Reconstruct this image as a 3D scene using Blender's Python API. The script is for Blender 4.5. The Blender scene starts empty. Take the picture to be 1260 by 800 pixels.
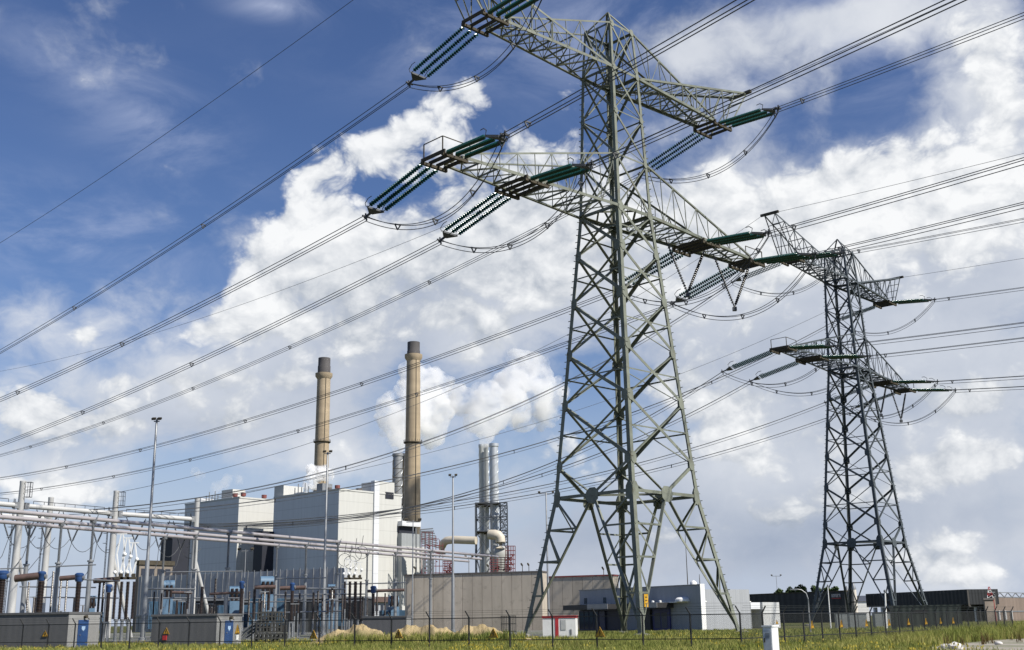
import bpy, bmesh, math, random
from mathutils import Vector, Matrix
R = math.radians
random.seed(7)
S = bpy.context.scene
COL = S.collection

# ------------------------------------------------------------------ camera
FPX, PIT, ROL, EYE = 1395.7, 0.2547, 0.0143, 1.7       # focal length in 1260-px units, pitch, roll, eye height
cam = bpy.data.cameras.new('camera')
cam.sensor_fit = 'HORIZONTAL'; cam.sensor_width = 36; cam.lens = FPX / 1260 * 36
cam.clip_start = 0.5; cam.clip_end = 9000
cam_o = bpy.data.objects.new('camera', cam); COL.objects.link(cam_o)
cam_o.matrix_world = Matrix.Translation((0, 0, EYE)) @ Matrix.Rotation(R(90) + PIT, 4, 'X') @ Matrix.Rotation(-ROL, 4, 'Z')
S.camera = cam_o

def ray(px, py):
    dx, dy = px - 630, -(py - 400)
    cr, sr = math.cos(ROL), math.sin(ROL)
    X, Y = (dx * cr + dy * sr) / FPX, (-dx * sr + dy * cr) / FPX
    c, s = math.cos(PIT), math.sin(PIT)
    return Vector((X, c - s * Y, s + c * Y))
def at(px, py, depth):
    r = ray(px, py); return Vector((0, 0, EYE)) + r * (depth / r.y)
def at_z(px, py, z):
    r = ray(px, py); return Vector((0, 0, EYE)) + r * ((z - EYE) / r.z)
def project(P):
    y, z = P[1], P[2] - EYE
    c, s = math.cos(PIT), math.sin(PIT)
    d = y * c + z * s; u = z * c - y * s
    X, Y = FPX * P[0] / d, FPX * u / d
    cr, sr = math.cos(ROL), math.sin(ROL)
    return 630 + X * cr - Y * sr, 400 - (X * sr + Y * cr)
def slide(P, d, px):
    """distance along the horizontal direction d from P at which the point is seen at column px"""
    t0, t1 = 0.0, 1.0
    f0 = project(P)[0] - px
    for _ in range(40):
        f1 = project(P + d * t1)[0] - px
        if abs(f1) < 1e-4 or abs(f1 - f0) < 1e-9: break
        t0, t1, f0 = t1, t1 - f1 * (t1 - t0) / (f1 - f0), f1
    return t1
def azdir(deg): return Vector((math.sin(R(deg)), math.cos(R(deg)), 0))

# ------------------------------------------------------------------ sky
SUN_AZ, SUN_EL = 123, 43
def azel(px, py):
    r = ray(px, py).normalized()
    return math.atan2(r.x, r.y), math.asin(r.z)
world = bpy.data.worlds.new('World'); S.world = world; world.use_nodes = True
nt = world.node_tree; nt.nodes.clear()
def N(t, **k):
    n = nt.nodes.new(t)
    for a, v in k.items():
        if a == 'ins':
            for i, x in v.items():
                if hasattr(x, 'is_output'): nt.links.new(x, n.inputs[i])
                else: n.inputs[i].default_value = x
        else: setattr(n, a, v)
    return n
def M(op, a, b=0.0, c=0.0, clamp=False):
    return N('ShaderNodeMath', operation=op, use_clamp=clamp, ins={0: a, 1: b, 2: c}).outputs[0]
def smooth(x, lo, hi, o0=0.0, o1=1.0):
    return N('ShaderNodeMapRange', interpolation_type='SMOOTHSTEP', ins={'Value': x, 'From Min': lo, 'From Max': hi, 'To Min': o0, 'To Max': o1}).outputs[0]
def mixc(f, a, b):
    n = N('ShaderNodeMix', data_type='RGBA')
    for i, x in ((0, f), (6, a), (7, b)):
        if hasattr(x, 'is_output'): nt.links.new(x, n.inputs[i])
        else: n.inputs[i].default_value = x
    return n.outputs[2]
# cloud masses: (px, py, half width, half height, tilt deg, weight)
CLOUDS = [
    (960, 680, 90, 20, 0, .42), (1120, 690, 90, 18, 0, .42), (820, 660, 60, 22, 0, .38), (1040, 560, 60, 26, 0, .36), (720, 680, 70, 18, 0, .32), (1200, 500, 80, 26, 0, .36), (470, 600, 60, 16, 0, .25),
    (545, 128, 55, 44, 20, .62), (585, 110, 30, 26, 0, .4), (470, 178, 70, 36, 12, .60), (380, 212, 62, 34, 20, .56), (500, 215, 90, 40, 0, .4), (350, 300, 62, 40, 40, .55), (400, 275, 50, 50, 0, .5), (310, 345, 50, 40, 20, .5), (430, 330, 110, 70, 20, .5),
    (250, 408, 50, 22, 8, .55), (330, 395, 60, 30, 0, .4), (35, 500, 70, 34, 0, .62), (105, 412, 28, 18, 0, .50), (150, 470, 40, 20, 0, .4), (560, 300, 170, 110, 10, .42), (90, 540, 90, 30, 0, .3),
    (645, 190, 90, 80, 0, .5), (700, 110, 48, 50, 0, .5), (690, 260, 120, 80, 0, .42), (850, 240, 130, 100, 0, .52), (880, 140, 60, 40, 0, .35), (1000, 240, 120, 60, 10, .52), (1110, 190, 70, 56, 0, .40), (1100, 260, 120, 60, 0, .45),
    (1225, 130, 62, 110, 0, .70), (1190, 60, 40, 40, 0, .35), (1190, 300, 160, 90, 0, .52), (850, 400, 170, 70, 0, .42), (690, 555, 55, 50, 0, .60), (735, 590, 50, 40, 0, .4), (600, 420, 110, 60, 20, .34), (640, 330, 140, 80, 0, .36),
    (885, 535, 46, 34, 0, .62), (930, 570, 50, 30, 0, .35), (1130, 590, 80, 32, 0, .62), (1190, 570, 60, 26, 0, .5), (940, 640, 120, 30, 0, .36), (1020, 600, 70, 30, 0, .34), (1150, 480, 150, 40, 0, .38), (1010, 540, 100, 30, 0, .3), (1200, 660, 90, 26, 0, .4), (1080, 660, 80, 22, 0, .32),
    (220, 470, 90, 28, 0, .34), (480, 500, 100, 30, 0, .2), (300, 520, 90, 30, 0, .26), (250, 590, 40, 20, 0, .4), (70, 600, 110, 22, 0, .42), (350, 470, 110, 34, 0, .4), (160, 520, 130, 26, 0, .4), (1070, 720, 160, 14, 0, .35), (1220, 705, 80, 14, 0, .35), (900, 700, 90, 14, 0, .3), (930, 490, 120, 40, 0, .42), (1230, 560, 60, 30, 0, .5), (1060, 620, 60, 20, 0, .5), (1000, 300, 150, 50, 0, .4), (800, 480, 90, 40, 0, .4), (440, 420, 120, 50, 0, .42), (100, 615, 60, 18, 0, .36), (20, 590, 60, 20, 0, .2), (540, 545, 50, 30, 0, .3), (430, 560, 50, 24, 0, .22), (660, 640, 70, 20, 0, .25),
    (130, 330, 150, 50, 0, -.3), (640, 50, 80, 40, 0, -.25), (1065, 130, 80, 42, 25, -.40), (930, 160, 34, 50, 0, -.30), (170, 440, 60, 14, 0, -.25), (605, 372, 80, 18, -15, -.30), (560, 650, 120, 50, 0, -.2), (410, 492, 40, 30, 0, -.2), (490, 500, 60, 40, 0, -.4), (560, 420, 50, 26, 0, -.3), (660, 410, 60, 26, -10, -.3), (600, 500, 110, 50, 0, -.35), (630, 590, 40, 30, 0, -.2), (860, 590, 60, 24, 0, -.2),
]
BANK = [(960, 110, 170, 60, 0, .28), (220, 490, 300, 90, 0, .38), (60, 400, 160, 60, 0, .22), (1010, 640, 330, 70, 0, .45), (1040, 40, 190, 50, 0, .35), (600, 500, 130, 60, 0, -.35), (560, 330, 250, 150, 15, .85), (920, 340, 320, 190, 0, .95), (1150, 330, 250, 140, 0, .7), (1150, 560, 330, 170, 0, .75), (850, 650, 330, 100, 0, .6), (260, 500, 260, 60, 0, .55), (60, 580, 160, 60, 0, .5), (1215, 120, 90, 120, 0, .8),
        (860, 60, 110, 50, 0, .5), (740, 30, 120, 40, 0, .3), (1010, 20, 150, 34, 0, .55), (1060, 130, 90, 45, 20, -.5), (420, 420, 130, 70, 0, .6), (500, 560, 260, 60, 0, .25), (600, 690, 600, 50, 0, .35)]
GREY = [(480, 290, 150, 90, 0, .30), (620, 170, 80, 60, 0, .15), (950, 260, 160, 50, 0, .22), (560, 480, 190, 70, 0, .45), (760, 330, 160, 120, 0, .35), (1000, 430, 200, 90, 0, .3), (330, 470, 140, 60, 0, .3), (1100, 360, 200, 50, 0, .2), (560, 350, 160, 80, 0, .62), (640, 250, 70, 80, 0, .42), (430, 400, 120, 50, 0, .35), (880, 300, 120, 40, 0, .3), (940, 450, 230, 60, 0, .40), (1010, 650, 380, 80, 0, .80), (1130, 500, 220, 40, 0, .6), (250, 520, 220, 50, 0, .6), (700, 660, 300, 90, 0, .6), (1230, 330, 110, 50, 0, .25), (1000, 330, 140, 40, 0, .2), (560, 210, 60, 30, 0, .25), (360, 345, 50, 20, 0, .3), (40, 540, 80, 20, 0, .6)]
def field(pol, blobs, k=2.0):
    tot = None
    for px, py, rx, ry, tilt, w in blobs:
        a0, e0 = azel(px, py)
        mp = N('ShaderNodeMapping', vector_type='TEXTURE', ins={0: pol, 1: (a0, e0, 0), 2: (0, 0, R(tilt) + ROL), 3: (k * rx / FPX, k * ry / FPX, 1)}).outputs[0]
        g = N('ShaderNodeTexGradient', gradient_type='QUADRATIC_SPHERE', ins={0: mp}).outputs['Fac']
        tot = M('MULTIPLY_ADD', g, w * 1.15, tot if tot is not None else 0.0)
    return tot
gen = N('ShaderNodeTexCoord').outputs['Generated']
s3 = N('ShaderNodeSeparateXYZ', ins={0: gen}).outputs
az, el = M('ARCTAN2', s3[0], s3[1]), M('ARCSINE', s3[2])
pol = N('ShaderNodeCombineXYZ', ins={0: az, 1: el, 2: 0.0}).outputs[0]
def noisefield(shift, detail=10.0):
    v = N('ShaderNodeVectorMath', operation='ADD', ins={0: gen, 1: shift}).outputs[0]
    v = N('ShaderNodeVectorMath', operation='MULTIPLY', ins={0: v, 1: (1, 1, 1.25)}).outputs[0]
    # slight domain warp gives curled edges
    wv = N('ShaderNodeTexNoise', noise_dimensions='3D', ins={'Vector': v, 'Scale': 20.0, 'Detail': 3.0}).outputs['Color']
    wv = N('ShaderNodeVectorMath', operation='SCALE', ins={0: N('ShaderNodeVectorMath', operation='SUBTRACT', ins={0: wv, 1: (.5, .5, .5)}).outputs[0], 'Scale': .035}).outputs[0]
    v = N('ShaderNodeVectorMath', operation='ADD', ins={0: v, 1: wv}).outputs[0]
    n1 = N('ShaderNodeTexNoise', noise_dimensions='3D', ins={'Vector': v, 'Scale': 8.0, 'Detail': detail, 'Roughness': .56}).outputs[0]
    vor = N('ShaderNodeTexVoronoi', feature='F1', ins={'Vector': v, 'Scale': 24.0, 'Detail': 4.0, 'Roughness': .55, 'Lacunarity': 2.1}).outputs[0]
    a = M('MULTIPLY', M('SUBTRACT', n1, .5), 1.5)
    b = M('MULTIPLY', M('SUBTRACT', .40, vor), .42)
    return M('ADD', a, b), n1
big = field(pol, CLOUDS)
n_a, n_soft = noisefield((0, 0, 0))
toward = Vector((math.sin(R(SUN_AZ)) * .55, -.1, .85)).normalized() * .012
n_b, _ = noisefield(tuple(toward), detail=6.0)
dens = M('ADD', M('ADD', M('MULTIPLY', big, 1.12), n_a), -.12)
cover = smooth(dens, .0, .30)
thick = smooth(dens, .05, .60)
relief = M('MULTIPLY', M('SUBTRACT', n_a, n_b), 1.15)
grey = field(pol, GREY)
lit = M('SUBTRACT', M('ADD', M('ADD', .74, relief), M('MULTIPLY', thick, .20)), M('MULTIPLY', grey, .60), clamp=True)
ccol = mixc(lit, (.37, .42, .50, 1), (.93, .94, .95, 1))
# high thin cirrus
cv = N('ShaderNodeVectorMath', operation='MULTIPLY', ins={0: gen, 1: (2.6, 1.2, 6.0)}).outputs[0]
cir = N('ShaderNodeTexNoise', ins={'Vector': cv, 'Scale': 3.2, 'Detail': 8.0, 'Roughness': .62, 'Distortion': .6}).outputs[0]
WISP = [(180, 150, 120, 50, -25, .75), (90, 300, 170, 50, -8, .85), (340, 8, 60, 14, 0, 1.0), (230, 280, 160, 40, -10, .4), (700, 40, 300, 70, 0, .8), (1000, 60, 220, 70, 10, .9), (1100, 130, 120, 60, 0, .2), (60, 60, 160, 60, -20, .25)]
wisp = M('MULTIPLY', smooth(cir, .36, .74), field(pol, WISP), clamp=True)
bank = M('MULTIPLY', smooth(M('ADD', field(pol, BANK), M('ADD', M('MULTIPLY', M('SUBTRACT', n_soft, .5), 1.7), M('MULTIPLY', n_a, .35))), .12, .80), .92)
sky = N('ShaderNodeTexSky', sky_type='NISHITA', sun_disc=False, sun_elevation=R(SUN_EL), sun_rotation=R(SUN_AZ), altitude=0, air_density=1.0, dust_density=.2, ozone_density=4.0)
SKY_K = 0.10
hs = N('ShaderNodeHueSaturation', ins={'Hue': .512, 'Saturation': 1.10, 'Value': .98, 'Color': sky.outputs[0]}).outputs[0]
clear = N('ShaderNodeVectorMath', operation='SCALE', ins={0: hs, 'Scale': SKY_K}).outputs[0]
c1 = mixc(M('MULTIPLY', wisp, .60), clear, (.56, .62, .80, 1))
hz = smooth(el, .01, .26, .94, 0.0)
c1 = mixc(hz, c1, (.47, .535, .67, 1))
bcol = mixc(M('SUBTRACT', M('ADD', M('MULTIPLY', n_soft, 1.3), .12), M('MULTIPLY', grey, .55), clamp=True), (.33, .39, .51, 1), (.76, .785, .83, 1))
c1 = mixc(bank, c1, bcol)
c2 = mixc(M('MULTIPLY', cover, .97), c1, ccol)
fin = N('ShaderNodeVectorMath', operation='SCALE', ins={0: c2, 'Scale': .73 / SKY_K}).outputs[0]
bg = N('ShaderNodeBackground', ins={'Color': fin, 'Strength': SKY_K})
nt.links.new(bg.outputs[0], N('ShaderNodeOutputWorld').inputs[0])
try: world.cycles.sampling_method = 'MANUAL'; world.cycles.sample_map_resolution = 512
except Exception: pass

# ------------------------------------------------------------------ sun
sun = bpy.data.lights.new('sun', 'SUN'); sun.energy = 4.7; sun.angle = R(.53); sun.color = (1, .95, .86)
sun_o = bpy.data.objects.new('sun', sun); COL.objects.link(sun_o)
sd = Vector((math.sin(R(SUN_AZ)) * math.cos(R(SUN_EL)), math.cos(R(SUN_AZ)) * math.cos(R(SUN_EL)), math.sin(R(SUN_EL))))
sun_o.rotation_euler = sd.to_track_quat('Z', 'Y').to_euler()
vs = S.view_settings; vs.view_transform = 'Standard'; vs.look = 'None'; vs.exposure = 0.50; vs.gamma = 1; vs.use_curve_mapping = False
S.cycles.volume_bounces = 20; S.cycles.max_bounces = 20; S.cycles.transparent_max_bounces = 24

# ------------------------------------------------------------------ materials
MATS = {}
def mat(name, col, rough=.6, metal=0.0, var=.12, scale=1.5, bump=0.0, stretch=(1, 1, 1), col2=None, island=0.0, spec=.5):
    if name in MATS: return MATS[name]
    m = bpy.data.materials.new(name); m.use_nodes = True; t = m.node_tree; b = t.nodes['Principled BSDF']
    b.inputs['Roughness'].default_value = rough; b.inputs['Metallic'].default_value = metal
    b.inputs['Specular IOR Level'].default_value = spec
    tc = t.nodes.new('ShaderNodeTexCoord'); mp = t.nodes.new('ShaderNodeMapping'); mp.inputs['Scale'].default_value = stretch
    t.links.new(tc.outputs['Object'], mp.inputs[0])
    nz = t.nodes.new('ShaderNodeTexNoise'); nz.inputs['Scale'].default_value = scale; nz.inputs['Detail'].default_value = 6; nz.inputs['Roughness'].default_value = .65
    t.links.new(mp.outputs[0], nz.inputs['Vector'])
    cr = t.nodes.new('ShaderNodeValToRGB')
    lo = tuple(c * (1 - var * 1.6) for c in col) + (1,); hi = tuple(min(1, c * (1 + var)) for c in (col2 or col)) + (1,)
    cr.color_ramp.elements[0].position = .3; cr.color_ramp.elements[1].position = .7
    cr.color_ramp.elements[0].color = lo; cr.color_ramp.elements[1].color = hi
    t.links.new(nz.outputs[0], cr.inputs[0])
    out = cr.outputs[0]
    if island:
        g = t.nodes.new('ShaderNodeNewGeometry'); mr = t.nodes.new('ShaderNodeMapRange')
        mr.inputs['To Min'].default_value = 1 - island; mr.inputs['To Max'].default_value = 1 + island
        t.links.new(g.outputs['Random Per Island'], mr.inputs[0])
        sc = t.nodes.new('ShaderNodeVectorMath'); sc.operation = 'SCALE'
        t.links.new(out, sc.inputs[0]); t.links.new(mr.outputs[0], sc.inputs['Scale']); out = sc.outputs[0]
    t.links.new(out, b.inputs['Base Color'])
    if bump:
        bp = t.nodes.new('ShaderNodeBump'); bp.inputs['Strength'].default_value = bump; bp.inputs['Distance'].default_value = .05
        t.links.new(nz.outputs[0], bp.inputs['Height']); t.links.new(bp.outputs[0], b.inputs['Normal'])
    MATS[name] = m
    return m

# ------------------------------------------------------------------ mesh builder
class MB:
    def __init__(s): s.v = []; s.f = []
    def add(s, vs, fs):
        k = len(s.v); s.v += [tuple(x) for x in vs]; s.f += [tuple(i + k for i in f) for f in fs]; return s
    def box(s, c, sx, sy, sz, rz=0.0):
        """box standing on z = c.z, centred in plan"""
        cr, sr = math.cos(rz), math.sin(rz); pts = []
        for z in (0, sz):
            for x, y in ((-1, -1), (1, -1), (1, 1), (-1, 1)):
                x, y = x * sx / 2, y * sy / 2
                pts.append((c[0] + x * cr - y * sr, c[1] + x * sr + y * cr, c[2] + z))
        return s.add(pts, [(3, 2, 1, 0), (4, 5, 6, 7), (0, 1, 5, 4), (1, 2, 6, 5), (2, 3, 7, 6), (3, 0, 4, 7)])
    def obox(s, p, a, b, c):
        """box from a corner and three edge vectors"""
        p, a, b, c = map(Vector, (p, a, b, c))
        if a.cross(b).dot(c) < 0: a, b = b, a
        P = [p, p + a, p + a + b, p + b]; P += [x + c for x in P]
        return s.add(P, [(3, 2, 1, 0), (4, 5, 6, 7), (0, 1, 5, 4), (1, 2, 6, 5), (2, 3, 7, 6), (3, 0, 4, 7)])
    def bar(s, p, q, w, h=None, up=(0, 0, 1)):
        p, q = Vector(p), Vector(q); d = (q - p)
        if d.length < 1e-6: return s
        d.normalize(); u = Vector(up)
        e1 = d.cross(u)
        if e1.length < 1e-3: e1 = d.cross(Vector((1, 0, 0)))
        e1.normalize(); e2 = e1.cross(d).normalized(); h = h or w
        P = []
        for x in (p, q):
            for a, b in ((-1, -1), (1, -1), (1, 1), (-1, 1)): P.append(x + e1 * a * w / 2 + e2 * b * h / 2)
        return s.add(P, [(0, 1, 2, 3), (7, 6, 5, 4), (4, 5, 1, 0), (5, 6, 2, 1), (6, 7, 3, 2), (7, 4, 0, 3)])
    def angle(s, p, q, w, n, t=None):
        """steel angle with one flange lying in the face whose outward normal is n, the other pointing inwards"""
        p, q, n = Vector(p), Vector(q), Vector(n); t = t or w * .14
        d = (q - p).normalized(); e1 = n.cross(d)
        if e1.length < 1e-4: return s.bar(p, q, w)
        e1.normalize(); n = d.cross(e1).normalized()
        sec = [(-w / 2, 0), (w / 2, 0), (w / 2, -t), (-w / 2 + t, -t), (-w / 2 + t, -w), (-w / 2, -w)]
        P = [x + e1 * a + n * b for x in (p, q) for a, b in sec]
        F = [(5, 4, 3, 2, 1, 0), (6, 7, 8, 9, 10, 11)] + [(i, (i + 1) % 6, (i + 1) % 6 + 6, i + 6) for i in range(6)]
        return s.add(P, F)
    def edge_angle(s, p, q, w, n):
        """angle seen on edge: thin lip in the face, the broad flange standing inwards"""
        p, q, n = Vector(p), Vector(q), Vector(n); d = (q - p).normalized(); e1 = n.cross(d).normalized(); n = d.cross(e1).normalized()
        if e1.z > 0: e1 = -e1
        t = w * .14; sec = [(-t / 2, 0), (t / 2 + .05, 0), (t / 2 + .05, -t), (t / 2, -t), (t / 2, -w), (-t / 2, -w)]
        P = [x + e1 * a + n * b for x in (p, q) for a, b in sec]
        return s.add(P, [(5, 4, 3, 2, 1, 0), (6, 7, 8, 9, 10, 11)] + [(i, (i + 1) % 6, (i + 1) % 6 + 6, i + 6) for i in range(6)])
    def cone(s, p, q, r0, r1, n=10, caps=True):
        p, q = Vector(p), Vector(q); d = (q - p).normalized()
        e1 = d.cross(Vector((0, 0, 1)))
        if e1.length < 1e-3: e1 = Vector((1, 0, 0))
        e1.normalize(); e2 = d.cross(e1)
        P = []
        for x, r in ((p, r0), (q, r1)):
            for i in range(n):
                a = 2 * math.pi * i / n; P.append(x + e1 * math.cos(a) * r + e2 * math.sin(a) * r)
        F = [(i, (i + 1) % n, (i + 1) % n + n, i + n) for i in range(n)]
        if caps: F += [tuple(reversed(range(n))), tuple(range(n, 2 * n))]
        return s.add(P, F)
    def lathe(s, base, prof, n=16):
        k = []; P = []
        for r, z in prof:
            for i in range(n):
                a = 2 * math.pi * i / n; P.append((base[0] + r * math.cos(a), base[1] + r * math.sin(a), base[2] + z))
        F = []
        for j in range(len(prof) - 1):
            for i in range(n):
                F.append((j * n + i, j * n + (i + 1) % n, (j + 1) * n + (i + 1) % n, (j + 1) * n + i))
        F += [tuple(reversed(range(n))), tuple(range((len(prof) - 1) * n, len(prof) * n))]
        return s.add(P, F)
    def tube(s, pts, r, n=5, r_end=None):
        pts = [Vector(p) for p in pts]; P = []; m = len(pts)
        for i, p in enumerate(pts):
            d = (pts[min(i + 1, m - 1)] - pts[max(i - 1, 0)]).normalized()
            e1 = d.cross(Vector((0, 0, 1)))
            if e1.length < 1e-3: e1 = Vector((1, 0, 0))
            e1.normalize(); e2 = d.cross(e1)
            rr = r if r_end is None else r + (r_end - r) * i / (m - 1)
            for k in range(n):
                a = 2 * math.pi * k / n; P.append(p + e1 * math.cos(a) * rr + e2 * math.sin(a) * rr)
        F = [(i * n + k, i * n + (k + 1) % n, (i + 1) * n + (k + 1) % n, (i + 1) * n + k) for i in range(m - 1) for k in range(n)]
        F += [tuple(reversed(range(n))), tuple(range((m - 1) * n, m * n))]
        return s.add(P, F)
    def build(s, name, material, parent=None, smooth=False):
        me = bpy.data.meshes.new(name); me.from_pydata(s.v, [], s.f); me.update()
        if material: me.materials.append(material)
        if smooth:
            me.polygons.foreach_set('use_smooth', [True] * len(me.polygons))
            try: me.set_sharp_from_angle(angle=R(40))
            except Exception: pass
        o = bpy.data.objects.new(name, me); COL.objects.link(o)
        if parent: o.parent = parent
        return o
def tag(o, label=None, cat=None, group=None, kind=None):
    for k, v in (('label', label), ('category', cat), ('group', group), ('kind', kind)):
        if v: o[k] = v
    return o
def empty(name, loc=(0, 0, 0), rz=0.0, label=None, cat=None, group=None):
    o = bpy.data.objects.new(name, None); COL.objects.link(o); o.location = loc; o.rotation_euler = (0, 0, rz)
    o.empty_display_size = .5
    return tag(o, label, cat, group)
def kids(o): return [c for c in bpy.data.objects if c.parent == o]
def copy_tree(o, label=None, loc=None, rz=None, parent=None):
    c = o.copy(); COL.objects.link(c)
    if parent: c.parent = parent
    if label: c['label'] = label
    if loc is not None: c.location = loc
    if rz is not None: c.rotation_euler = (0, 0, rz)
    for k in kids(o):
        if k is not c: copy_tree(k, parent=c)
    return c

def rust_patches(m, col, amount=.65):
    """weathering: irregular rust stains with a shape of their own, mixed into the paint colour"""
    t = m.node_tree; b = t.nodes['Principled BSDF']; src = b.inputs['Base Color'].links[0].from_socket
    tc = t.nodes.new('ShaderNodeTexCoord'); n = t.nodes.new('ShaderNodeTexNoise'); n.inputs['Scale'].default_value = .9; n.inputs['Detail'].default_value = 9; n.inputs['Roughness'].default_value = .72
    t.links.new(tc.outputs['Object'], n.inputs['Vector'])
    mr = t.nodes.new('ShaderNodeMapRange'); mr.inputs['From Min'].default_value = .54; mr.inputs['From Max'].default_value = .68; mr.inputs['To Max'].default_value = amount
    t.links.new(n.outputs[0], mr.inputs[0])
    mx = t.nodes.new('ShaderNodeMix'); mx.data_type = 'RGBA'; mx.inputs[7].default_value = col + (1,)
    t.links.new(mr.outputs[0], mx.inputs[0]); t.links.new(src, mx.inputs[6]); t.links.new(mx.outputs[2], b.inputs['Base Color'])
m_steel1 = mat('painted_steel_sage', (.155, .168, .13), .6, .0, .22, .55, .1)
m_steel2 = mat('painted_steel_slate', (.062, .075, .082), .6, .0, .22, .55, .1)
m_plate1 = mat('gusset_sage', (.25, .28, .22), .6, 0, .15, 1.0)
m_plate2 = mat('gusset_slate', (.11, .13, .14), .6, 0, .15, 1.0)
rust_patches(m_steel1, (.095, .075, .045)); rust_patches(m_steel2, (.05, .04, .03))
m_dark = mat('dark_platform_steel', (.075, .066, .05), .8, 0, .2, 1.5, spec=.1)
m_galv = mat('galvanised', (.24, .25, .26), .45, .35, .12, 1.2)
m_galvd = mat('galvanised_dull', (.20, .21, .22), .55, .2, .14, 1.2)
m_ins = mat('green_insulator', (.008, .056, .044), .18, 0, .2, 3)
m_insb = mat('black_insulator', (.02, .022, .024), .35, 0, .2, 3)
m_wire = mat('conductor', (.055, .06, .068), .6, .2, .1, 2)
m_conc = mat('concrete_foot', (.22, .215, .19), .85, 0, .15, 2, .3)
m_white = mat('white_paint', (.78, .78, .76), .5, 0, .05, .6)
m_yel = mat('sign_yellow', (.60, .33, .02), .5, 0, .05, 3)
m_black = mat('sign_black', (.015, .015, .015), .6, 0, .05, 3)
m_red = mat('red_paint', (.42, .03, .035), .5, 0, .15, 2)
m_blue = mat('blue_paint', (.022, .06, .17), .4, 0, .12, 2)
m_lblue = mat('light_blue_paint', (.10, .175, .26), .5, 0, .10, 1)
m_brown = mat('brown_porcelain', (.032, .022, .018), .3, 0, .25, 2)
m_rust = mat('rust_brown_tube', (.10, .065, .055), .6, 0, .25, 1.5)
m_alu = mat('aluminium_tube', (.38, .355, .36), .45, .25, .08, .7)
m_glass = mat('dark_glass', (.03, .035, .05), .08, 0, .2, .6)

# ------------------------------------------------------------------ ground
def ground_material(name, a, b, c, s=.35):
    m = bpy.data.materials.new(name); m.use_nodes = True; t = m.node_tree; bs = t.nodes['Principled BSDF']
    bs.inputs['Roughness'].default_value = .95; bs.inputs['Specular IOR Level'].default_value = .1
    tc = t.nodes.new('ShaderNodeTexCoord')
    n1 = t.nodes.new('ShaderNodeTexNoise'); n1.inputs['Scale'].default_value = s; n1.inputs['Detail'].default_value = 8; n1.inputs['Roughness'].default_value = .7
    n2 = t.nodes.new('ShaderNodeTexNoise'); n2.inputs['Scale'].default_value = s * .18; n2.inputs['Detail'].default_value = 4
    t.links.new(tc.outputs['Object'], n1.inputs['Vector']); t.links.new(tc.outputs['Object'], n2.inputs['Vector'])
    r1 = t.nodes.new('ShaderNodeValToRGB'); r1.color_ramp.elements[0].position = .35; r1.color_ramp.elements[1].position = .66
    r1.color_ramp.elements[0].color = a + (1,); r1.color_ramp.elements[1].color = b + (1,)
    t.links.new(n1.outputs[0], r1.inputs[0])
    mr = t.nodes.new('ShaderNodeMapRange'); mr.inputs['From Min'].default_value = .45; mr.inputs['From Max'].default_value = .65
    t.links.new(n2.outputs[0], mr.inputs[0])
    mx = t.nodes.new('ShaderNodeMix'); mx.data_type = 'RGBA'; mx.inputs[7].default_value = c + (1,)
    t.links.new(mr.outputs[0], mx.inputs[0]); t.links.new(r1.outputs[0], mx.inputs[6]); t.links.new(mx.outputs[2], bs.inputs['Base Color'])
    bp = t.nodes.new('ShaderNodeBump'); bp.inputs['Strength'].default_value = .5; bp.inputs['Distance'].default_value = .15
    t.links.new(n1.outputs[0], bp.inputs['Height']); t.links.new(bp.outputs[0], bs.inputs['Normal'])
    return m
m_ground = ground_material('meadow_soil', (.045, .06, .018), (.10, .105, .035), (.13, .12, .055))
m_gravel = ground_material('gravel_track', (.27, .25, .21), (.36, .33, .28), (.20, .20, .14), 1.1)
m_yard = ground_material('yard_gravel', (.16, .16, .15), (.24, .23, .22), (.12, .14, .08), .8)
m_sand = ground_material('dug_sand', (.34, .26, .14), (.44, .35, .20), (.14, .13, .055), .9)
tag(MB().add([(-4500, -300, 0), (4500, -300, 0), (4500, 8000, 0), (-4500, 8000, 0)], [(0, 1, 2, 3)]).build('ground', m_ground), kind='structure')
tag(MB().add([(-190, 112, .004), (6, 112, .004), (6, 290, .004), (-190, 290, .004)], [(0, 1, 2, 3)]).build('yard', m_yard), kind='structure')
trk = MB()
edge = [at_z(1125, 802, 0), at_z(1160, 795.5, 0), at_z(1190, 791, 0), at_z(1235, 787.5, 0), at_z(1300, 784, 0)]
P = []
for i, p in enumerate(edge):
    P.append((p.x + random.uniform(-.6, .6), p.y, .004)); P.append((p.x + 40, p.y - 34, .004))
trk.add(P, [(2 * i, 2 * i + 1, 2 * i + 3, 2 * i + 2) for i in range(len(edge) - 1)])
tag(trk.build('road', m_gravel), kind='structure')
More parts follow.
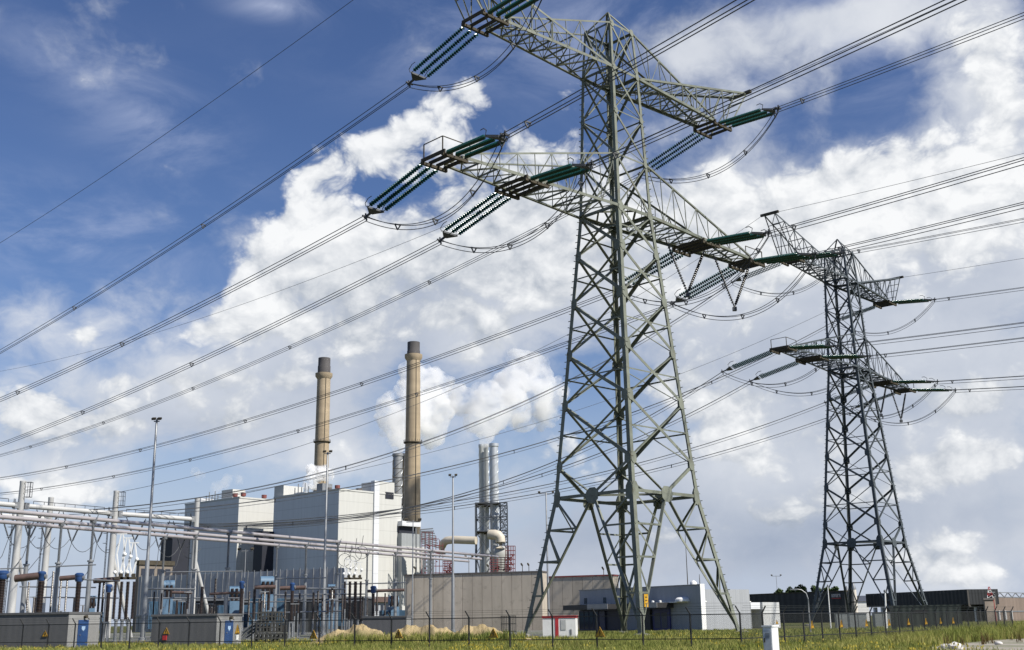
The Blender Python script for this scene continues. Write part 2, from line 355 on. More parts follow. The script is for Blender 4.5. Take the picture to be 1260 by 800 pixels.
#PART2
# ------------------------------------------------------------------ power plant far behind
DR, DL = azdir(41), azdir(-49)            # the two wall directions of the plant
UPV = Vector((0, 0, 1))
def clad(name, col, period, var=.05, depth=.5, rough=.55):
    """sheet cladding: fine vertical ribs as bump, broad streaks of dirt running down"""
    m = bpy.data.materials.new(name); m.use_nodes = True; t = m.node_tree; b = t.nodes['Principled BSDF']
    b.inputs['Roughness'].default_value = rough; b.inputs['Specular IOR Level'].default_value = .3
    tc = t.nodes.new('ShaderNodeTexCoord'); mp = t.nodes.new('ShaderNodeMapping'); mp.inputs['Scale'].default_value = (1, 1, .06)
    nz = t.nodes.new('ShaderNodeTexNoise'); nz.inputs['Scale'].default_value = .8 / period; nz.inputs['Detail'].default_value = 6; nz.inputs['Roughness'].default_value = .6
    t.links.new(tc.outputs['Object'], mp.inputs[0]); t.links.new(mp.outputs[0], nz.inputs['Vector'])
    r = t.nodes.new('ShaderNodeValToRGB'); r.color_ramp.elements[0].position = .3; r.color_ramp.elements[1].position = .7
    r.color_ramp.elements[0].color = tuple(c * (1 - 2 * var) for c in col) + (1,); r.color_ramp.elements[1].color = tuple(min(1, c * (1 + var)) for c in col) + (1,)
    t.links.new(nz.outputs[0], r.inputs[0])
    sp = t.nodes.new('ShaderNodeSeparateXYZ'); t.links.new(tc.outputs['Object'], sp.inputs[0])
    # horizontal sheet joints
    jz = t.nodes.new('ShaderNodeMath'); jz.operation = 'MULTIPLY'; jz.inputs[1].default_value = 1 / (period * 6); t.links.new(sp.outputs[2], jz.inputs[0])
    fz = t.nodes.new('ShaderNodeMath'); fz.operation = 'FRACT'; t.links.new(jz.outputs[0], fz.inputs[0])
    lz = t.nodes.new('ShaderNodeMath'); lz.operation = 'LESS_THAN'; lz.inputs[1].default_value = .045; t.links.new(fz.outputs[0], lz.inputs[0])
    jm = t.nodes.new('ShaderNodeMath'); jm.operation = 'MULTIPLY_ADD'; jm.inputs[1].default_value = -.14; jm.inputs[2].default_value = 1.0; t.links.new(lz.outputs[0], jm.inputs[0])
    js = t.nodes.new('ShaderNodeVectorMath'); js.operation = 'SCALE'; t.links.new(r.outputs[0], js.inputs[0]); t.links.new(jm.outputs[0], js.inputs['Scale']); t.links.new(js.outputs[0], b.inputs['Base Color'])
    ad = t.nodes.new('ShaderNodeMath'); ad.operation = 'ADD'; t.links.new(sp.outputs[0], ad.inputs[0]); t.links.new(sp.outputs[1], ad.inputs[1])
    mu = t.nodes.new('ShaderNodeMath'); mu.operation = 'MULTIPLY'; mu.inputs[1].default_value = 6.283 / period; t.links.new(ad.outputs[0], mu.inputs[0])
    si = t.nodes.new('ShaderNodeMath'); si.operation = 'SINE'; t.links.new(mu.outputs[0], si.inputs[0])
    bp = t.nodes.new('ShaderNodeBump'); bp.inputs['Strength'].default_value = depth; bp.inputs['Distance'].default_value = period * .12
    t.links.new(si.outputs[0], bp.inputs['Height']); t.links.new(bp.outputs[0], b.inputs['Normal'])
    return m
m_clad = clad('pale_cladding', (.50, .50, .475), 1.2, .035, .10)
m_cladg_lift = clad('grey_and_shade_lift_cladding', (.60, .615, .64), 1.5, .04, .10)  # plain grey sheets; also lightened to lift the shaded boiler house faces
m_cladd = clad('dark_cladding', (.028, .03, .032), 1.0, .1, .4)
m_cladc = clad('control_cladding', (.33, .345, .365), .6, .05, .12)
m_cladw = clad('white_cladding', (.46, .47, .47), .5, .04, .15)
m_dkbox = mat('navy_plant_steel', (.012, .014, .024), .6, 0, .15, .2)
m_lou = clad('louvre_grey', (.30, .32, .33), 3.0, .05, .6)

def block(name, px, ptop, depth, len_r, len_l, top=None, z0=0.0, mb=None):
    """corner nearest the eye seen at px with its top at ptop; returns corner and size; box runs len_r along DR and len_l along DL"""
    C = at(px, ptop, depth)
    c = Vector((C.x, C.y, z0)); h = (top if top is not None else C.z) - z0
    (mb or MB()).obox(c, DR * len_r, DL * len_l, UPV * h)
    return c, h
# boiler houses ------------------------------------------------
def boiler(px, ptop, depth, px_r, px_l, label):
    C = at(px, ptop, depth); c = Vector((C.x, C.y, 0))
    lr, ll = slide(Vector((C.x, C.y, C.z)), DR, px_r), slide(Vector((C.x, C.y, C.z)), DL, px_l)
    root = empty('boiler_house', c, 0, label, 'building', 'boiler houses of the power station')
    o = Vector((0, 0, 0))
    MB().obox(o, DR * lr, DL * ll, UPV * C.z).build('wall', m_clad, root)
    MB().obox(o - DR * .12 + DL * .05, DR * .1, DL * (ll - .1), UPV * (C.z - .05)).build('shade_lift_sheet', m_cladg_lift, root)  # covers the shaded face only, its colour made lighter against the shade
    rim = MB()
    rim.obox(o - DL * .3 - DR * .3 + UPV * C.z, DR * (lr + .6), DL * .8, UPV * .9)
    rim.obox(o - DL * .3 - DR * .3 + UPV * C.z, DL * (ll + .6), DR * .8, UPV * .9)
    rim.build('parapet', m_clad, root)
    return root, C.z, lr, ll
b1, h1, lr1, ll1 = boiler(294.5, 613, 660, 372, 228, 'pale sheet clad boiler house, lower one left of the two chimneys')
b2, h2, lr2, ll2 = boiler(417.5, 603, 610, 494, 337.5, 'taller pale clad boiler house in front of the two concrete chimneys')
def on(root, h, u, v, z, mbf, name, m, smooth=False):
    o = MB(); mbf(o, DR * u + DL * v + UPV * (h + z)); return o.build(name, m, root, smooth)
def vent(o, p, r, hh):
    o.lathe(p, [(r * .5, 0), (r * .5, hh * .35), (r, hh * .45), (r * 1.05, hh), (r * .2, hh + .05)], 10)
for fr, fl in ((.02, .10), (.06, -.02), (.40, .02)):
    on(b1, h1, lr1 * fr + 1, max(1.5, ll1 * fl + 1.5), .0, lambda o, p: vent(o, p, 1.5, 3.4), 'roof_fan', mat('rust_red_fan', (.20, .06, .05), .6, 0, .2, 1))
on(b1, h1, 6, ll1 * .28, 0, lambda o, p: o.obox(p, DR * 9, DL * 11, UPV * 7), 'roof_housing', m_clad)
on(b1, h1, 5, ll1 * .84, 0, lambda o, p: o.obox(p, DR * 9, DL * 6, UPV * 4), 'roof_housing', m_cladg_lift)
def pipes(o, p):
    for k in range(5):
        q = p + DL * (k * 3.0); o.cone(q, q + UPV * (5 + 2 * (k % 2)),   .28, .28, 8)
on(b1, h1, 5, ll1 * .52, 0, pipes, 'roof_pipe', m_galvd)
on(b2, h2, 2, 4, .0, lambda o, p: vent(o, p, 1.4, 3.0), 'roof_fan', mat('rust_red_fan', (.2, .06, .05)))
on(b2, h2, lr2 * .34, 2.5, .0, lambda o, p: o.obox(p, DR * 3, DL * 2, UPV * 2.4), 'roof_fan', mat('dark_fan_box', (.10, .09, .085), .7))
on(b2, h2, 6, ll2 * .28, 0, lambda o, p: vent(o, p, 1.4, 3), 'roof_fan', mat('dark_fan_box', (.1, .09, .085)))
on(b2, h2, 2, ll2 * .90, 0, lambda o, p: o.obox(p, DR * 14, DL * 8.5, UPV * 7), 'roof_housing', m_clad)
on(b2, h2, 6, ll2 * .66, 0, lambda o, p: o.obox(p, DR * 6, DL * 9, UPV * 2.6), 'roof_housing', m_cladg_lift)
on(b2, h2, 6, ll2 * .38, 0, lambda o, p: o.obox(p, DR * 7, DL * 5, UPV * 6), 'roof_housing', m_galvd)
on(b2, h2, 4, ll2 * .55, 0, pipes, 'roof_pipe', m_galvd)
# stair tower strip and lift house on the lit face
Cn = at(417.5, 603, 610)
u0, u1 = slide(Cn, DR, 459.5), slide(Cn, DR, 465.5); ue = slide(Cn, DR, 485.5)
MB().obox(DR * u0 - DL * .9, DR * (u1 - u0), DL * 3.0, UPV * (h2 + 7.0)).build('stair_strip', m_cladg_lift, b2)
MB().obox(DR * (u1 + .05) + DL * .2 + UPV * (h2 + .02), DR * (ue - u1 - .05), DL * 14, UPV * 7.0).build('lift_house', m_clad, b2)
MB().obox(DR * (slide(Cn, DR, 474)) - DL * .3 + UPV * (h2 - 2.2), DR * (slide(Cn, DR, 484) - slide(Cn, DR, 474)), DL * .5, UPV * 3.6).build('louvre', m_dkbox, b2)
# dark gap between the two boiler houses and annex on the right
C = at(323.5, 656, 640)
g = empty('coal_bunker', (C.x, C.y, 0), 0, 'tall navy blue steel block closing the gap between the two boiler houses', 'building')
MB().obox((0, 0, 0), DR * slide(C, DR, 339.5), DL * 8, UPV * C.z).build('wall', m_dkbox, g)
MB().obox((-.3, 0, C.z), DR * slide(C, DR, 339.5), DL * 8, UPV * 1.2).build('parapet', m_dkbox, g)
A = at(417.5, 603, 604)
Ca = at(494.6, 672, 640)
ann = empty('turbine_annex', (Ca.x, Ca.y, 0), 0, 'low white annex with a grey louvred storey and dark opening below the right chimney', 'building')
la = slide(Ca, DR, 522)
MB().obox((0, 0, 0), DR * la, DL * 25, UPV * Ca.z).build('wall', m_clad, ann)
zb = at(494.6, 656, 640).z
MB().obox(DL * .4 + UPV * (Ca.z + .02), DR * la * .86, DL * 24, UPV * (zb - Ca.z)).build('louvre', m_lou, ann)
zc, zd = at(494.6, 647, 640).z, at(494.6, 641, 640).z
MB().obox(DL * 2.5 + UPV * (zb + .04), DR * la * .72, DL * 20, UPV * (zc - zb)).build('dark_opening', m_dkbox, ann)
MB().obox(DL * .0 + UPV * (zc + .06), DR * la * .84, DL * 24, UPV * (zd - zc)).build('roof', m_cladg_lift, ann)
# lower hall front below the white face: band of windows, brown lean-to roof
Cl = at(438, 741, 420)
hall = empty('workshop', (Cl.x, Cl.y, 0), 0, 'long low workshop with a brown red roof edge under the white boiler house', 'building')
ll_ = slide(Cl, DR, 482)
MB().obox((0, 0, 0), DR * ll_, DL * 12, UPV * Cl.z).build('wall', m_cladc, hall)
MB().obox(DR * -1 - DL * 1.2 + UPV * (Cl.z + .02), DR * (ll_ + 2), DL * 14, UPV * 1.9).build('roof', m_rust, hall)
for k in range(6):
    MB().obox(DR * (ll_ * (.08 + .15 * k)) - DL * .06 + UPV * (Cl.z - 3.2), DR * ll_ * .09, DL * .1, UPV * 2.2).build('window', m_glass, hall)

# chimneys -----------------------------------------------------
m_chim = mat('chimney_concrete', (.345, .275, .185), .85, 0, .16, .22, .1, (1, 1, .10))
_t = m_chim.node_tree; _b = _t.nodes['Principled BSDF']; _src = _b.inputs['Base Color'].links[0].from_socket
_tc = _t.nodes.new('ShaderNodeTexCoord'); _mp = _t.nodes.new('ShaderNodeMapping'); _mp.inputs['Scale'].default_value = (.02, .02, .16); _t.links.new(_tc.outputs['Object'], _mp.inputs[0])
_n = _t.nodes.new('ShaderNodeTexNoise'); _n.inputs['Scale'].default_value = 1.0; _n.inputs['Detail'].default_value = 5; _t.links.new(_mp.outputs[0], _n.inputs['Vector'])
_mr = _t.nodes.new('ShaderNodeMapRange'); _mr.inputs['From Min'].default_value = .35; _mr.inputs['From Max'].default_value = .65; _mr.inputs['To Min'].default_value = .84; _mr.inputs['To Max'].default_value = 1.10; _t.links.new(_n.outputs[0], _mr.inputs[0])
_s = _t.nodes.new('ShaderNodeVectorMath'); _s.operation = 'SCALE'; _t.links.new(_src, _s.inputs[0]); _t.links.new(_mr.outputs[0], _s.inputs['Scale']); _t.links.new(_s.outputs[0], _b.inputs['Base Color'])
m_chimtop = mat('chimney_soot_band', (.075, .07, .07), .8, 0, .15, .15, 0, (1, 1, .3))
def chimney(px, ptop, depth, w_top, w_bot, ring_y, label):
    T = at(px, ptop, depth); s = depth / FPX * 1.03
    H = T.z; rt, rb = w_top * s / 2, w_bot * s / 2
    zc_, zr = H - (at(px, ptop, depth).z - at(px, ring_y[0], depth).z), at(px, ring_y[1], depth).z
    root = empty('chimney', (T.x, T.y, 0), 0, label, 'chimney', 'concrete chimneys of the power station')
    rad = lambda z: rb + (rt - rb) * z / H
    MB().lathe((0, 0, 0), [(rad(z), z) for z in [H * k / 14 for k in range(14)] + [zc_]], 40).build('shaft', m_chim, root, True)
    MB().lathe((0, 0, zc_ + .02), [(rt * .99, 0), (rt * .99, H - zc_ - 6), (rt * .94, H - zc_ - 5.5), (rt * .94, H - zc_), (rt * .8, H - zc_ + .1)], 40).build('soot_band', m_chimtop, root, True)
    MB().lathe((0, 0, zc_ - 3.5), [(rt * 1.02, 0), (rt * 1.32, 2.0), (rt * 1.34, 4.2), (rt * 1.0, 4.3)], 40).build('top_gallery', m_chim, root, True)
    g_ = MB(); g_.lathe((0, 0, zr), [(rad(zr), 0), (rad(zr) * 1.22, .6), (rad(zr) * 1.22, 1.1), (rad(zr), 1.2)], 32)
    for k in range(20):
        a = 2 * math.pi * k / 20; rr = rad(zr) * 1.2
        g_.bar((rr * math.cos(a), rr * math.sin(a), zr + 1), (rr * math.cos(a), rr * math.sin(a), zr + 2.6), .22)
    g_.build('gallery', m_dark, root)
    la_ = MB(); a = R(-62)
    la_.bar((rad(0) * 1.03 * math.cos(a), rad(0) * 1.03 * math.sin(a), 2), (rad(H) * 1.05 * math.cos(a), rad(H) * 1.05 * math.sin(a), zc_), .3)
    la_.build('ladder', m_dark, root)
    return root
chimney(509, 421.5, 720, 16.2, 21.5, (438, 546.5), 'tall beige concrete chimney on the right with dark sooty top, nearer one')
chimney(399.2, 441, 800, 15.6, 19.5, (461, 545.5), 'tall beige concrete chimney on the left with dark sooty top, rising behind the boiler house')
# steel flues --------------------------------------------------
m_flue = mat('steel_flue', (.50, .52, .53), .4, .4, .1, .12, 0, (1, 1, .2))
m_flued = mat('steel_flue_dull', (.26, .27, .28), .5, .3, .14, .12, 0, (1, 1, .2))
def flue(name, px, ptop, depth, w, z0, root, m_=None):
    T = at(px, ptop, depth); r = w * depth / FPX * 1.03 / 2; p = Vector((T.x, T.y, 0)) - Vector(root.location)
    H = T.z
    f = MB().lathe((p.x, p.y, z0), [(r, 0), (r, H - z0 - 2), (r * 1.15, H - z0 - 1.6), (r * 1.15, H - z0), (r * .7, H - z0 + .05)], 24).build(name, m_ or m_flue, root, True)
    st = MB(); n = 90; z1 = z0 + (H - z0) * .45
    for k in range(3):
        st.tube([(p.x + r * 1.04 * math.cos(k * 2.09 + t * .16), p.y + r * 1.04 * math.sin(k * 2.09 + t * .16), z1 + (H - z1 - 4) * t / n) for t in range(n + 1)], r * .055, 4)
    st.build('helical_strake', m_flue, f)
    return f
F0 = at(490, 559, 760)
fl = empty('steel_flue_pair', (F0.x, F0.y, 0), 0, 'pair of short grey steel flues close to the left of the right chimney', 'chimney')
flue('flue', 489.5, 558.5, 760, 11.5, 0, fl, m_flued); flue('flue', 498.5, 558, 765, 7.5, 0, fl, m_flued)
cgx = [at(x, 600, 752).x - F0.x for x in (483.2, 496.2)]; cg = MB(); ct = at(490, 566, 752).z
for x in cgx: cg.bar((x, -8, 0), (x, -8, ct), .5)
for k in range(10):
    z = ct * (.45 + .055 * k); cg.bar((cgx[0], -8, z), (cgx[1], -8, z), .4); cg.bar((cgx[0], -8, z), (cgx[1], -8, z + ct * .055), .28)
cg.build('service_lattice', m_dark, fl)
D4 = 640
F1 = at(601, 547, D4)
fr = empty('lattice_flue_stack', (F1.x, F1.y, 0), 0, 'cluster of three silver steel flues inside a dark lattice frame right of the chimneys', 'chimney')
flue('flue', 592, 547, D4, 5.6, 20, fr); flue('flue', 598, 546.5, D4 + 8, 6, 20, fr); flue('flue', 607.5, 546, D4 - 4, 10.2, 20, fr)
p00 = at(586.5, 621, D4); zt_ = p00.z
xs = [at(x, 660, D4).x - F1.x for x in (585.8, 605, 616, 624.5)]
lat = MB(); ys = (-9.5, 9.5)
lv = [0] + [at(600, y, D4).z for y in (683, 655, 638, 621)]
for x in xs:
    for y in ys: lat.bar((x, y, 0), (x, y, zt_), .6)
for z in lv[1:]:
    for y in ys: lat.bar((xs[0], y, z), (xs[-1], y, z), .6)
    for x in xs: lat.bar((x, ys[0], z), (x, ys[1], z), .45)
for a_, b_ in zip(lv[:-1], lv[1:]):
    for i in range(3):
        for y in ys:
            lat.bar((xs[i], y, a_), (xs[i + 1], y, b_), .3); lat.bar((xs[i], y, b_), (xs[i + 1], y, a_), .3)
for k in range(18):                                       # stair tower on the right
    z0_ = lv[1] + (zt_ - lv[1]) * k / 18; z1_ = lv[1] + (zt_ - lv[1]) * (k + 1) / 18
    lat.bar((xs[2], -10 + (k % 2), z0_), (xs[3], -10 + (k % 2), z1_), .3) if k % 2 else lat.bar((xs[3], -10, z0_), (xs[2], -10, z1_), .3)
    lat.bar((xs[2], -10, z1_), (xs[3], -10, z1_), .25)
lat.build('lattice_frame', mat('lattice_dark', (.07, .08, .095), .6, .1, .15, .3), fr)
for z in (lv[2] - .6, zt_ - .8): MB().obox((xs[0], -9, z), (xs[2] - xs[0], 0, 0), (0, 18, 0), (0, 0, .8)).build('platform', m_dark, fr)
# absorber with cream duct
m_cream = mat('cream_duct', (.52, .47, .38), .55, 0, .07, .15)
Dk = at(545, 665, 630); Da = at(606, 665, 630)
ab = empty('absorber_plant', (Da.x, Da.y, 0), 0, 'cream elbow duct and grey vessel in red steelwork at the foot of the lattice flues', 'plant unit')
def rel(px, py, d, o=ab): return at(px, py, d) - Vector(o.location)
b0 = rel(614, 692, 625)
zz = [at(614, y, 625).z for y in (691, 684, 676, 672.5)]
MB().lathe((b0.x, b0.y, 0), [(3.6, 0), (3.6, zz[0]), (4.4, zz[1]), (4.4, zz[2]), (3.2, zz[3])], 28).build('vessel', mat('absorber_grey', (.36, .36, .34), .6, .1, .12, .2), ab, True)
arc = [rel(615.5, 675, 622), rel(616, 667, 622), rel(615.3, 662, 622), rel(613, 659, 622), rel(609, 658, 622), rel(603, 658, 624)]
MB().tube(arc, 2.7, 18).build('elbow_duct', m_cream, ab, True)
dct = [rel(544, 682, 640), rel(544, 673, 640), rel(545.5, 668.5, 638), rel(549.5, 665.2, 636), rel(558, 664.2, 634), rel(575, 664.8, 632), rel(586, 665.2, 630)]
MB().tube(dct, 2.15, 18).build('duct', m_cream, ab, True)
random.seed(3)
m_redst = mat('red_brown_steel', (.16, .04, .042), .6, 0, .4, .3)
for (x0, x1, y0, y1, d) in ((519, 545, 655, 705, 625), (545, 556, 688, 705, 615), (622, 634, 672, 705, 610), (603, 630, 686, 704, 612)):
    rs = MB()
    for k in range(7):
        y = y0 + (y1 - y0) * k / 6.0
        xx = x0 + (x1 - x0) * (0 if y > 672 or x0 != 519 else 0)
        xe = x1 if not (x0 == 519 and y < 668) else x0 + (x1 - x0) * (.55 + .4 * (y - 655) / 13)
        rs.bar(rel(xx, y, d), rel(xe, y, d), .38)
    for k in range(7):
        x = x0 + (x1 - x0) * k / 6.0
        ya = y0 if not (x0 == 519 and k > 3) else y0 + (k - 3) * 4.5
        rs.bar(rel(x, ya, d), rel(x, y1 + 3, d), .34)
    for k in range(12):
        x = random.uniform(x0, x1 - 3); y = random.uniform(y0 + 8, y1)
        rs.bar(rel(x, y, d + 3), rel(x + random.uniform(2, 5), y + random.choice((-4, 4, 0)), d + 3), .55)
    rs.build('red_steelwork', m_redst, ab)
ws = MB()
for k in range(5):
    ws.bar(rel(521, 682 + 5 * k, 606), rel(533, 682 + 5 * k, 606), 1.0); 
for x in (521, 527, 533): ws.bar(rel(x, 679, 606), rel(x, 706, 606), .9)
ws.build('white_steelwork', m_galv, ab)
gs = MB()
for k in range(9):
    gs.bar(rel(516 + .3 * k, 652 + 2.0 * k, 632), rel(533 + 1.0 * k, 650.5 + 3.0 * k, 632), .6)
for x in (512, 517, 523, 529): gs.bar(rel(x, 650 + (x - 512) * .3, 632), rel(x, 706, 632), .7)
gs.build('grey_steelwork', m_galvd, ab)
# steam --------------------------------------------------------
def steam(name, blobs, voxel, density, label, disp, seed=1, fine=.35):
    """cauliflower cloud: overlapping balls fused by a voxel remesh, roughened by noise, filled with an even white medium"""
    rnd = random.Random(seed); C = blobs[0][0]
    bm = bmesh.new()
    for c, r in blobs:
        g0 = bmesh.ops.create_icosphere(bm, subdivisions=2, radius=r)['verts']
        bmesh.ops.translate(bm, verts=g0, vec=c - C)
        for k in range(11):
            d = Vector((rnd.gauss(0, 1), rnd.gauss(0, 1), rnd.gauss(0, 1))).normalized()
            q = r * rnd.uniform(.28, .5)
            g1 = bmesh.ops.create_icosphere(bm, subdivisions=2, radius=q)['verts']
            bmesh.ops.translate(bm, verts=g1, vec=c - C + d * r * rnd.uniform(.75, 1.0))
    me = bpy.data.meshes.new(name); bm.to_mesh(me); bm.free()
    o = bpy.data.objects.new(name, me); COL.objects.link(o); o.location = C
    md = o.modifiers.new('fuse', 'REMESH'); md.mode = 'VOXEL'; md.voxel_size = voxel
    tx = bpy.data.textures.new(name, 'CLOUDS'); tx.noise_scale = disp * 2.2; tx.noise_depth = 4
    dm = o.modifiers.new('billow', 'DISPLACE'); dm.texture = tx; dm.strength = disp; dm.mid_level = .5; dm.texture_coords = 'LOCAL'
    t2 = bpy.data.textures.new(name + '_fine', 'CLOUDS'); t2.noise_scale = disp * .75; t2.noise_depth = 3
    d2 = o.modifiers.new('curl', 'DISPLACE'); d2.texture = t2; d2.strength = disp * .55; d2.mid_level = .5; d2.texture_coords = 'LOCAL'
    m = bpy.data.materials.new(name + '_medium'); m.use_nodes = True; t = m.node_tree; t.nodes.clear()
    v = t.nodes.new('ShaderNodeVolumePrincipled'); v.inputs['Color'].default_value = (1, 1, 1, 1); v.inputs['Anisotropy'].default_value = .1
    tc = t.nodes.new('ShaderNodeTexCoord'); nz = t.nodes.new('ShaderNodeTexNoise'); nz.inputs['Scale'].default_value = 1 / (disp * 1.9); nz.inputs['Detail'].default_value = 4; nz.inputs['Roughness'].default_value = .6; nz.inputs['Distortion'].default_value = .3
    t.links.new(tc.outputs['Object'], nz.inputs['Vector'])
    mr = t.nodes.new('ShaderNodeMapRange'); mr.inputs['From Min'].default_value = .40; mr.inputs['From Max'].default_value = .60; mr.inputs['To Max'].default_value = density
    t.links.new(nz.outputs[0], mr.inputs[0]); t.links.new(mr.outputs[0], v.inputs['Density'])
    out = t.nodes.new('ShaderNodeOutputMaterial'); t.links.new(v.outputs[0], out.inputs['Volume'])
    me.materials.append(m)
    return tag(o, label, 'steam', 'steam plumes of the power station')
def plume(pts):                                              # (px, py, radius px, depth)
    return [(at(x, y, d), r * d / FPX) for x, y, r, d in pts]
steam('steam_plume', plume([(492, 556, 7, 768), (491, 549, 9, 772), (490, 538, 14, 780), (486, 524, 18, 786), (500, 522, 20, 790), (482, 508, 18, 790), (478, 494, 13, 795), (506, 500, 26, 800), (530, 520, 24, 810), (540, 500, 24, 820), (515, 472, 24, 830), (540, 472, 18, 840), (530, 540, 14, 812), (498, 482, 16, 800)]), 1.7, .17, 'white steam plume rolling up behind the right chimney from the short flue pair', 5.5, 2)
steam('steam_plume', plume([(600, 544, 8, 645), (601, 537, 10, 650), (601, 527, 15, 655), (588, 514, 18, 660), (613, 512, 20, 660), (598, 494, 24, 668), (632, 498, 23, 670), (572, 494, 18, 670), (562, 482, 13, 675), (628, 474, 25, 680), (660, 480, 25, 690), (652, 454, 20, 695), (637, 439, 12, 700), (682, 486, 20, 700), (668, 508, 18, 700), (644, 518, 14, 690)]), 1.6, .17, 'largest white steam plume, billowing from the lattice framed flues towards the near pylon', 5.2, 5)
steam('steam_plume', plume([(388, 598, 6, 690), (380, 590, 7, 690), (392, 583, 9, 695), (404, 585, 8, 695), (383, 578, 7, 695), (412, 577, 5, 700), (398, 578, 7, 698), (376, 597, 5, 690)]), .8, .7, 'small white steam puff on the boiler house roof at the foot of the left chimney', 3.0, 8)
steam('steam_plume', plume([(262, 609, 5, 700), (268, 599, 8, 705), (280, 592, 9, 710), (292, 590, 7, 715), (246, 587, 7, 720), (240, 580, 6, 725)]), 1.2, .07, 'thin pale steam drifting above the roof of the lower boiler house', 3.5, 9)
#PART3
# ------------------------------------------------------------------ pylons
WL = [(0, 8.294), (14.695, 5.658), (47.6, 3.03), (65.494, 2.46), (71.524, 2.13)]
def wz(z):
    for (z0, w0), (z1, w1) in zip(WL[:-1], WL[1:]):
        if z <= z1: return w0 + (w1 - w0) * (z - z0) / (z1 - z0)
    return WL[-1][1]
ZW, Z1, Z2, Z3, ZA, ZT = 14.695, 47.6, 65.494, 71.524, 74.512, 54.073
PW, A1O, A1I, A2O, A2I, AH, ZH, HW, A1M = 1.479, 28.076, 25.366, 22.465, 19.285, 27.835, 72.371, 1.088, 15.5
def V3(u, v, z): return Vector((u, v, z))
def lerp(a, b, t): return a + (b - a) * t
def pylon(px, py, yaw, label, ms, mp, sign=True):
    root = empty('pylon', (px, py, 0), yaw, label, 'pylon', 'high voltage lattice pylons')
    zn = [14.695, 18.18, 25.08, 30.92, 36.99, 42.71, 47.6]
    zu = [47.6, ZT, 59.8, Z2, Z3]
    for k in range(4):
        Rm = Matrix.Rotation(R(90) * k, 3, 'Z'); n = Rm @ Vector((-1, 0, 0))
        c1 = lambda z: Rm @ V3(-wz(z), -wz(z), z)
        c2 = lambda z: Rm @ V3(-wz(z), wz(z), z)
        mid = lambda z: (c1(z) + c2(z)) / 2
        # one leg per corner: angle with the corner outwards
        lg = MB(); e1, e2 = Rm @ Vector((1, 0, 0)), Rm @ Vector((0, 1, 0))
        def legseg(za, zb, w):
            p, q = c1(za), c1(zb); t = w * .13
            sec = [(0, 0), (w, 0), (w, t), (t, t), (t, w), (0, w)]
            P = [x + e1 * a + e2 * b for x in (p, q) for a, b in sec]
            lg.add(P, [(5, 4, 3, 2, 1, 0), (6, 7, 8, 9, 10, 11)] + [(i, (i + 1) % 6, (i + 1) % 6 + 6, i + 6) for i in range(6)])
        legseg(0.25, ZW, .52); legseg(ZW, Z1, .48); legseg(Z1, Z2, .42); legseg(Z2, Z3, .34)
        # step bolts on every second leg
        if k in (1, 3):
            sb = lg; z = 3.0
            while z < Z2:
                p = c1(z); dd = (Rm @ Vector((-1, 0, 0))) if int(z / .8) % 2 else (Rm @ Vector((0, -1, 0)))
                sb.bar(p, p + dd * .28, .07); z += .8
        lg.build('leg', ms, root)
        f = c1(0); MB().lathe((f.x, f.y, 0), [(.85, -.1), (.8, .2), (.6, .28)], 12).build('footing', m_conc, root)
        # lower splayed part of this face
        b = MB(); g = mid(ZW)
        for c, s_ in ((c1, 1), (c2, -1)):
            ft = c(0.3)
            b.edge_angle(ft, g, .4, n)
            for i, z in enumerate((4.2, 7.8, 11.2)):
                d_ = lerp(g, ft, (ZW - z) / (ZW - .3)); l_ = c(z)
                b.angle(l_, d_, .2, n)
                zn_ = (7.8, 11.2, ZW)[i]
                b.angle(d_, c(zn_), .18, n)
            b.angle(lerp(g, ft, (ZW - 1.6) / ZW), c(4.2), .16, n)
        # belt, half panel above it and crossed panels
        b.angle(c1(ZW), c2(ZW), .34, n)
        b.angle(c1(zn[1]), g, .3, n); b.edge_angle(c2(zn[1]), g, .34, n)
        for za, zb in zip(zn[1:-1], zn[2:]):
            b.angle(c1(za), c2(zb), .33, n); b.edge_angle(c2(za), c1(zb), .34, n)
            zm = za + (zb - za) * wz(za) / (wz(za) + wz(zb)); zm2 = lerp(za, zm, .97)
            b.angle(c1(zm2), c2(zm2), .15, n)
        for za, zb in zip(zu[:-1], zu[1:]):
            b.angle(c1(za), c2(zb), .25, n); b.edge_angle(c2(za), c1(zb), .26, n)
        for z, w in ((Z1, .4), (ZT, .2), (Z2, .34), (Z3, .26), (59.8, .14)): b.angle(c1(z), c2(z), w, n)
        b.angle(c1(Z3), V3(0, 0, ZA), .2, n)
        b.angle(c1(Z2), mid(Z3), .12, n); b.angle(c2(Z2), mid(Z3), .12, n)
        # gussets: one plate per node, proud of the bracing
        gp = b
        def plate(c, w, h):
            t = Rm @ Vector((0, 1, 0)); u = (c1(Z1) + c2(Z1) - c1(ZW) - c2(ZW)).normalized()
            o = c + n * .02
            hexa = [t * a * w + u * bb * h for a, bb in ((-.5, -.25), (-.22, -.5), (.22, -.5), (.5, -.25), (.5, .25), (.22, .5), (-.22, .5), (-.5, .25))]
            P = [o + x for x in hexa] + [o + x + n * .04 for x in hexa]
            gp.add(P, [tuple(range(7, -1, -1)), tuple(range(8, 16))] + [(i, (i + 1) % 8, (i + 1) % 8 + 8, i + 8) for i in range(8)])
        plate(g + V3(0, 0, -.1), 1.75, 1.7)
        t = Rm @ Vector((0, 1, 0))
        plate(c1(ZW) + t * .45, .9, 1.9); plate(c2(ZW) - t * .45, .9, 1.9)
        for z in zn[1:]:
            plate(c1(z) + t * .42, .85, 1.25); plate(c2(z) - t * .42, .85, 1.25)
        for z in zu[1:]:
            plate(c1(z) + t * .32, .62, .9); plate(c2(z) - t * .32, .62, .9)
        b.build('face_bracing', ms, root)
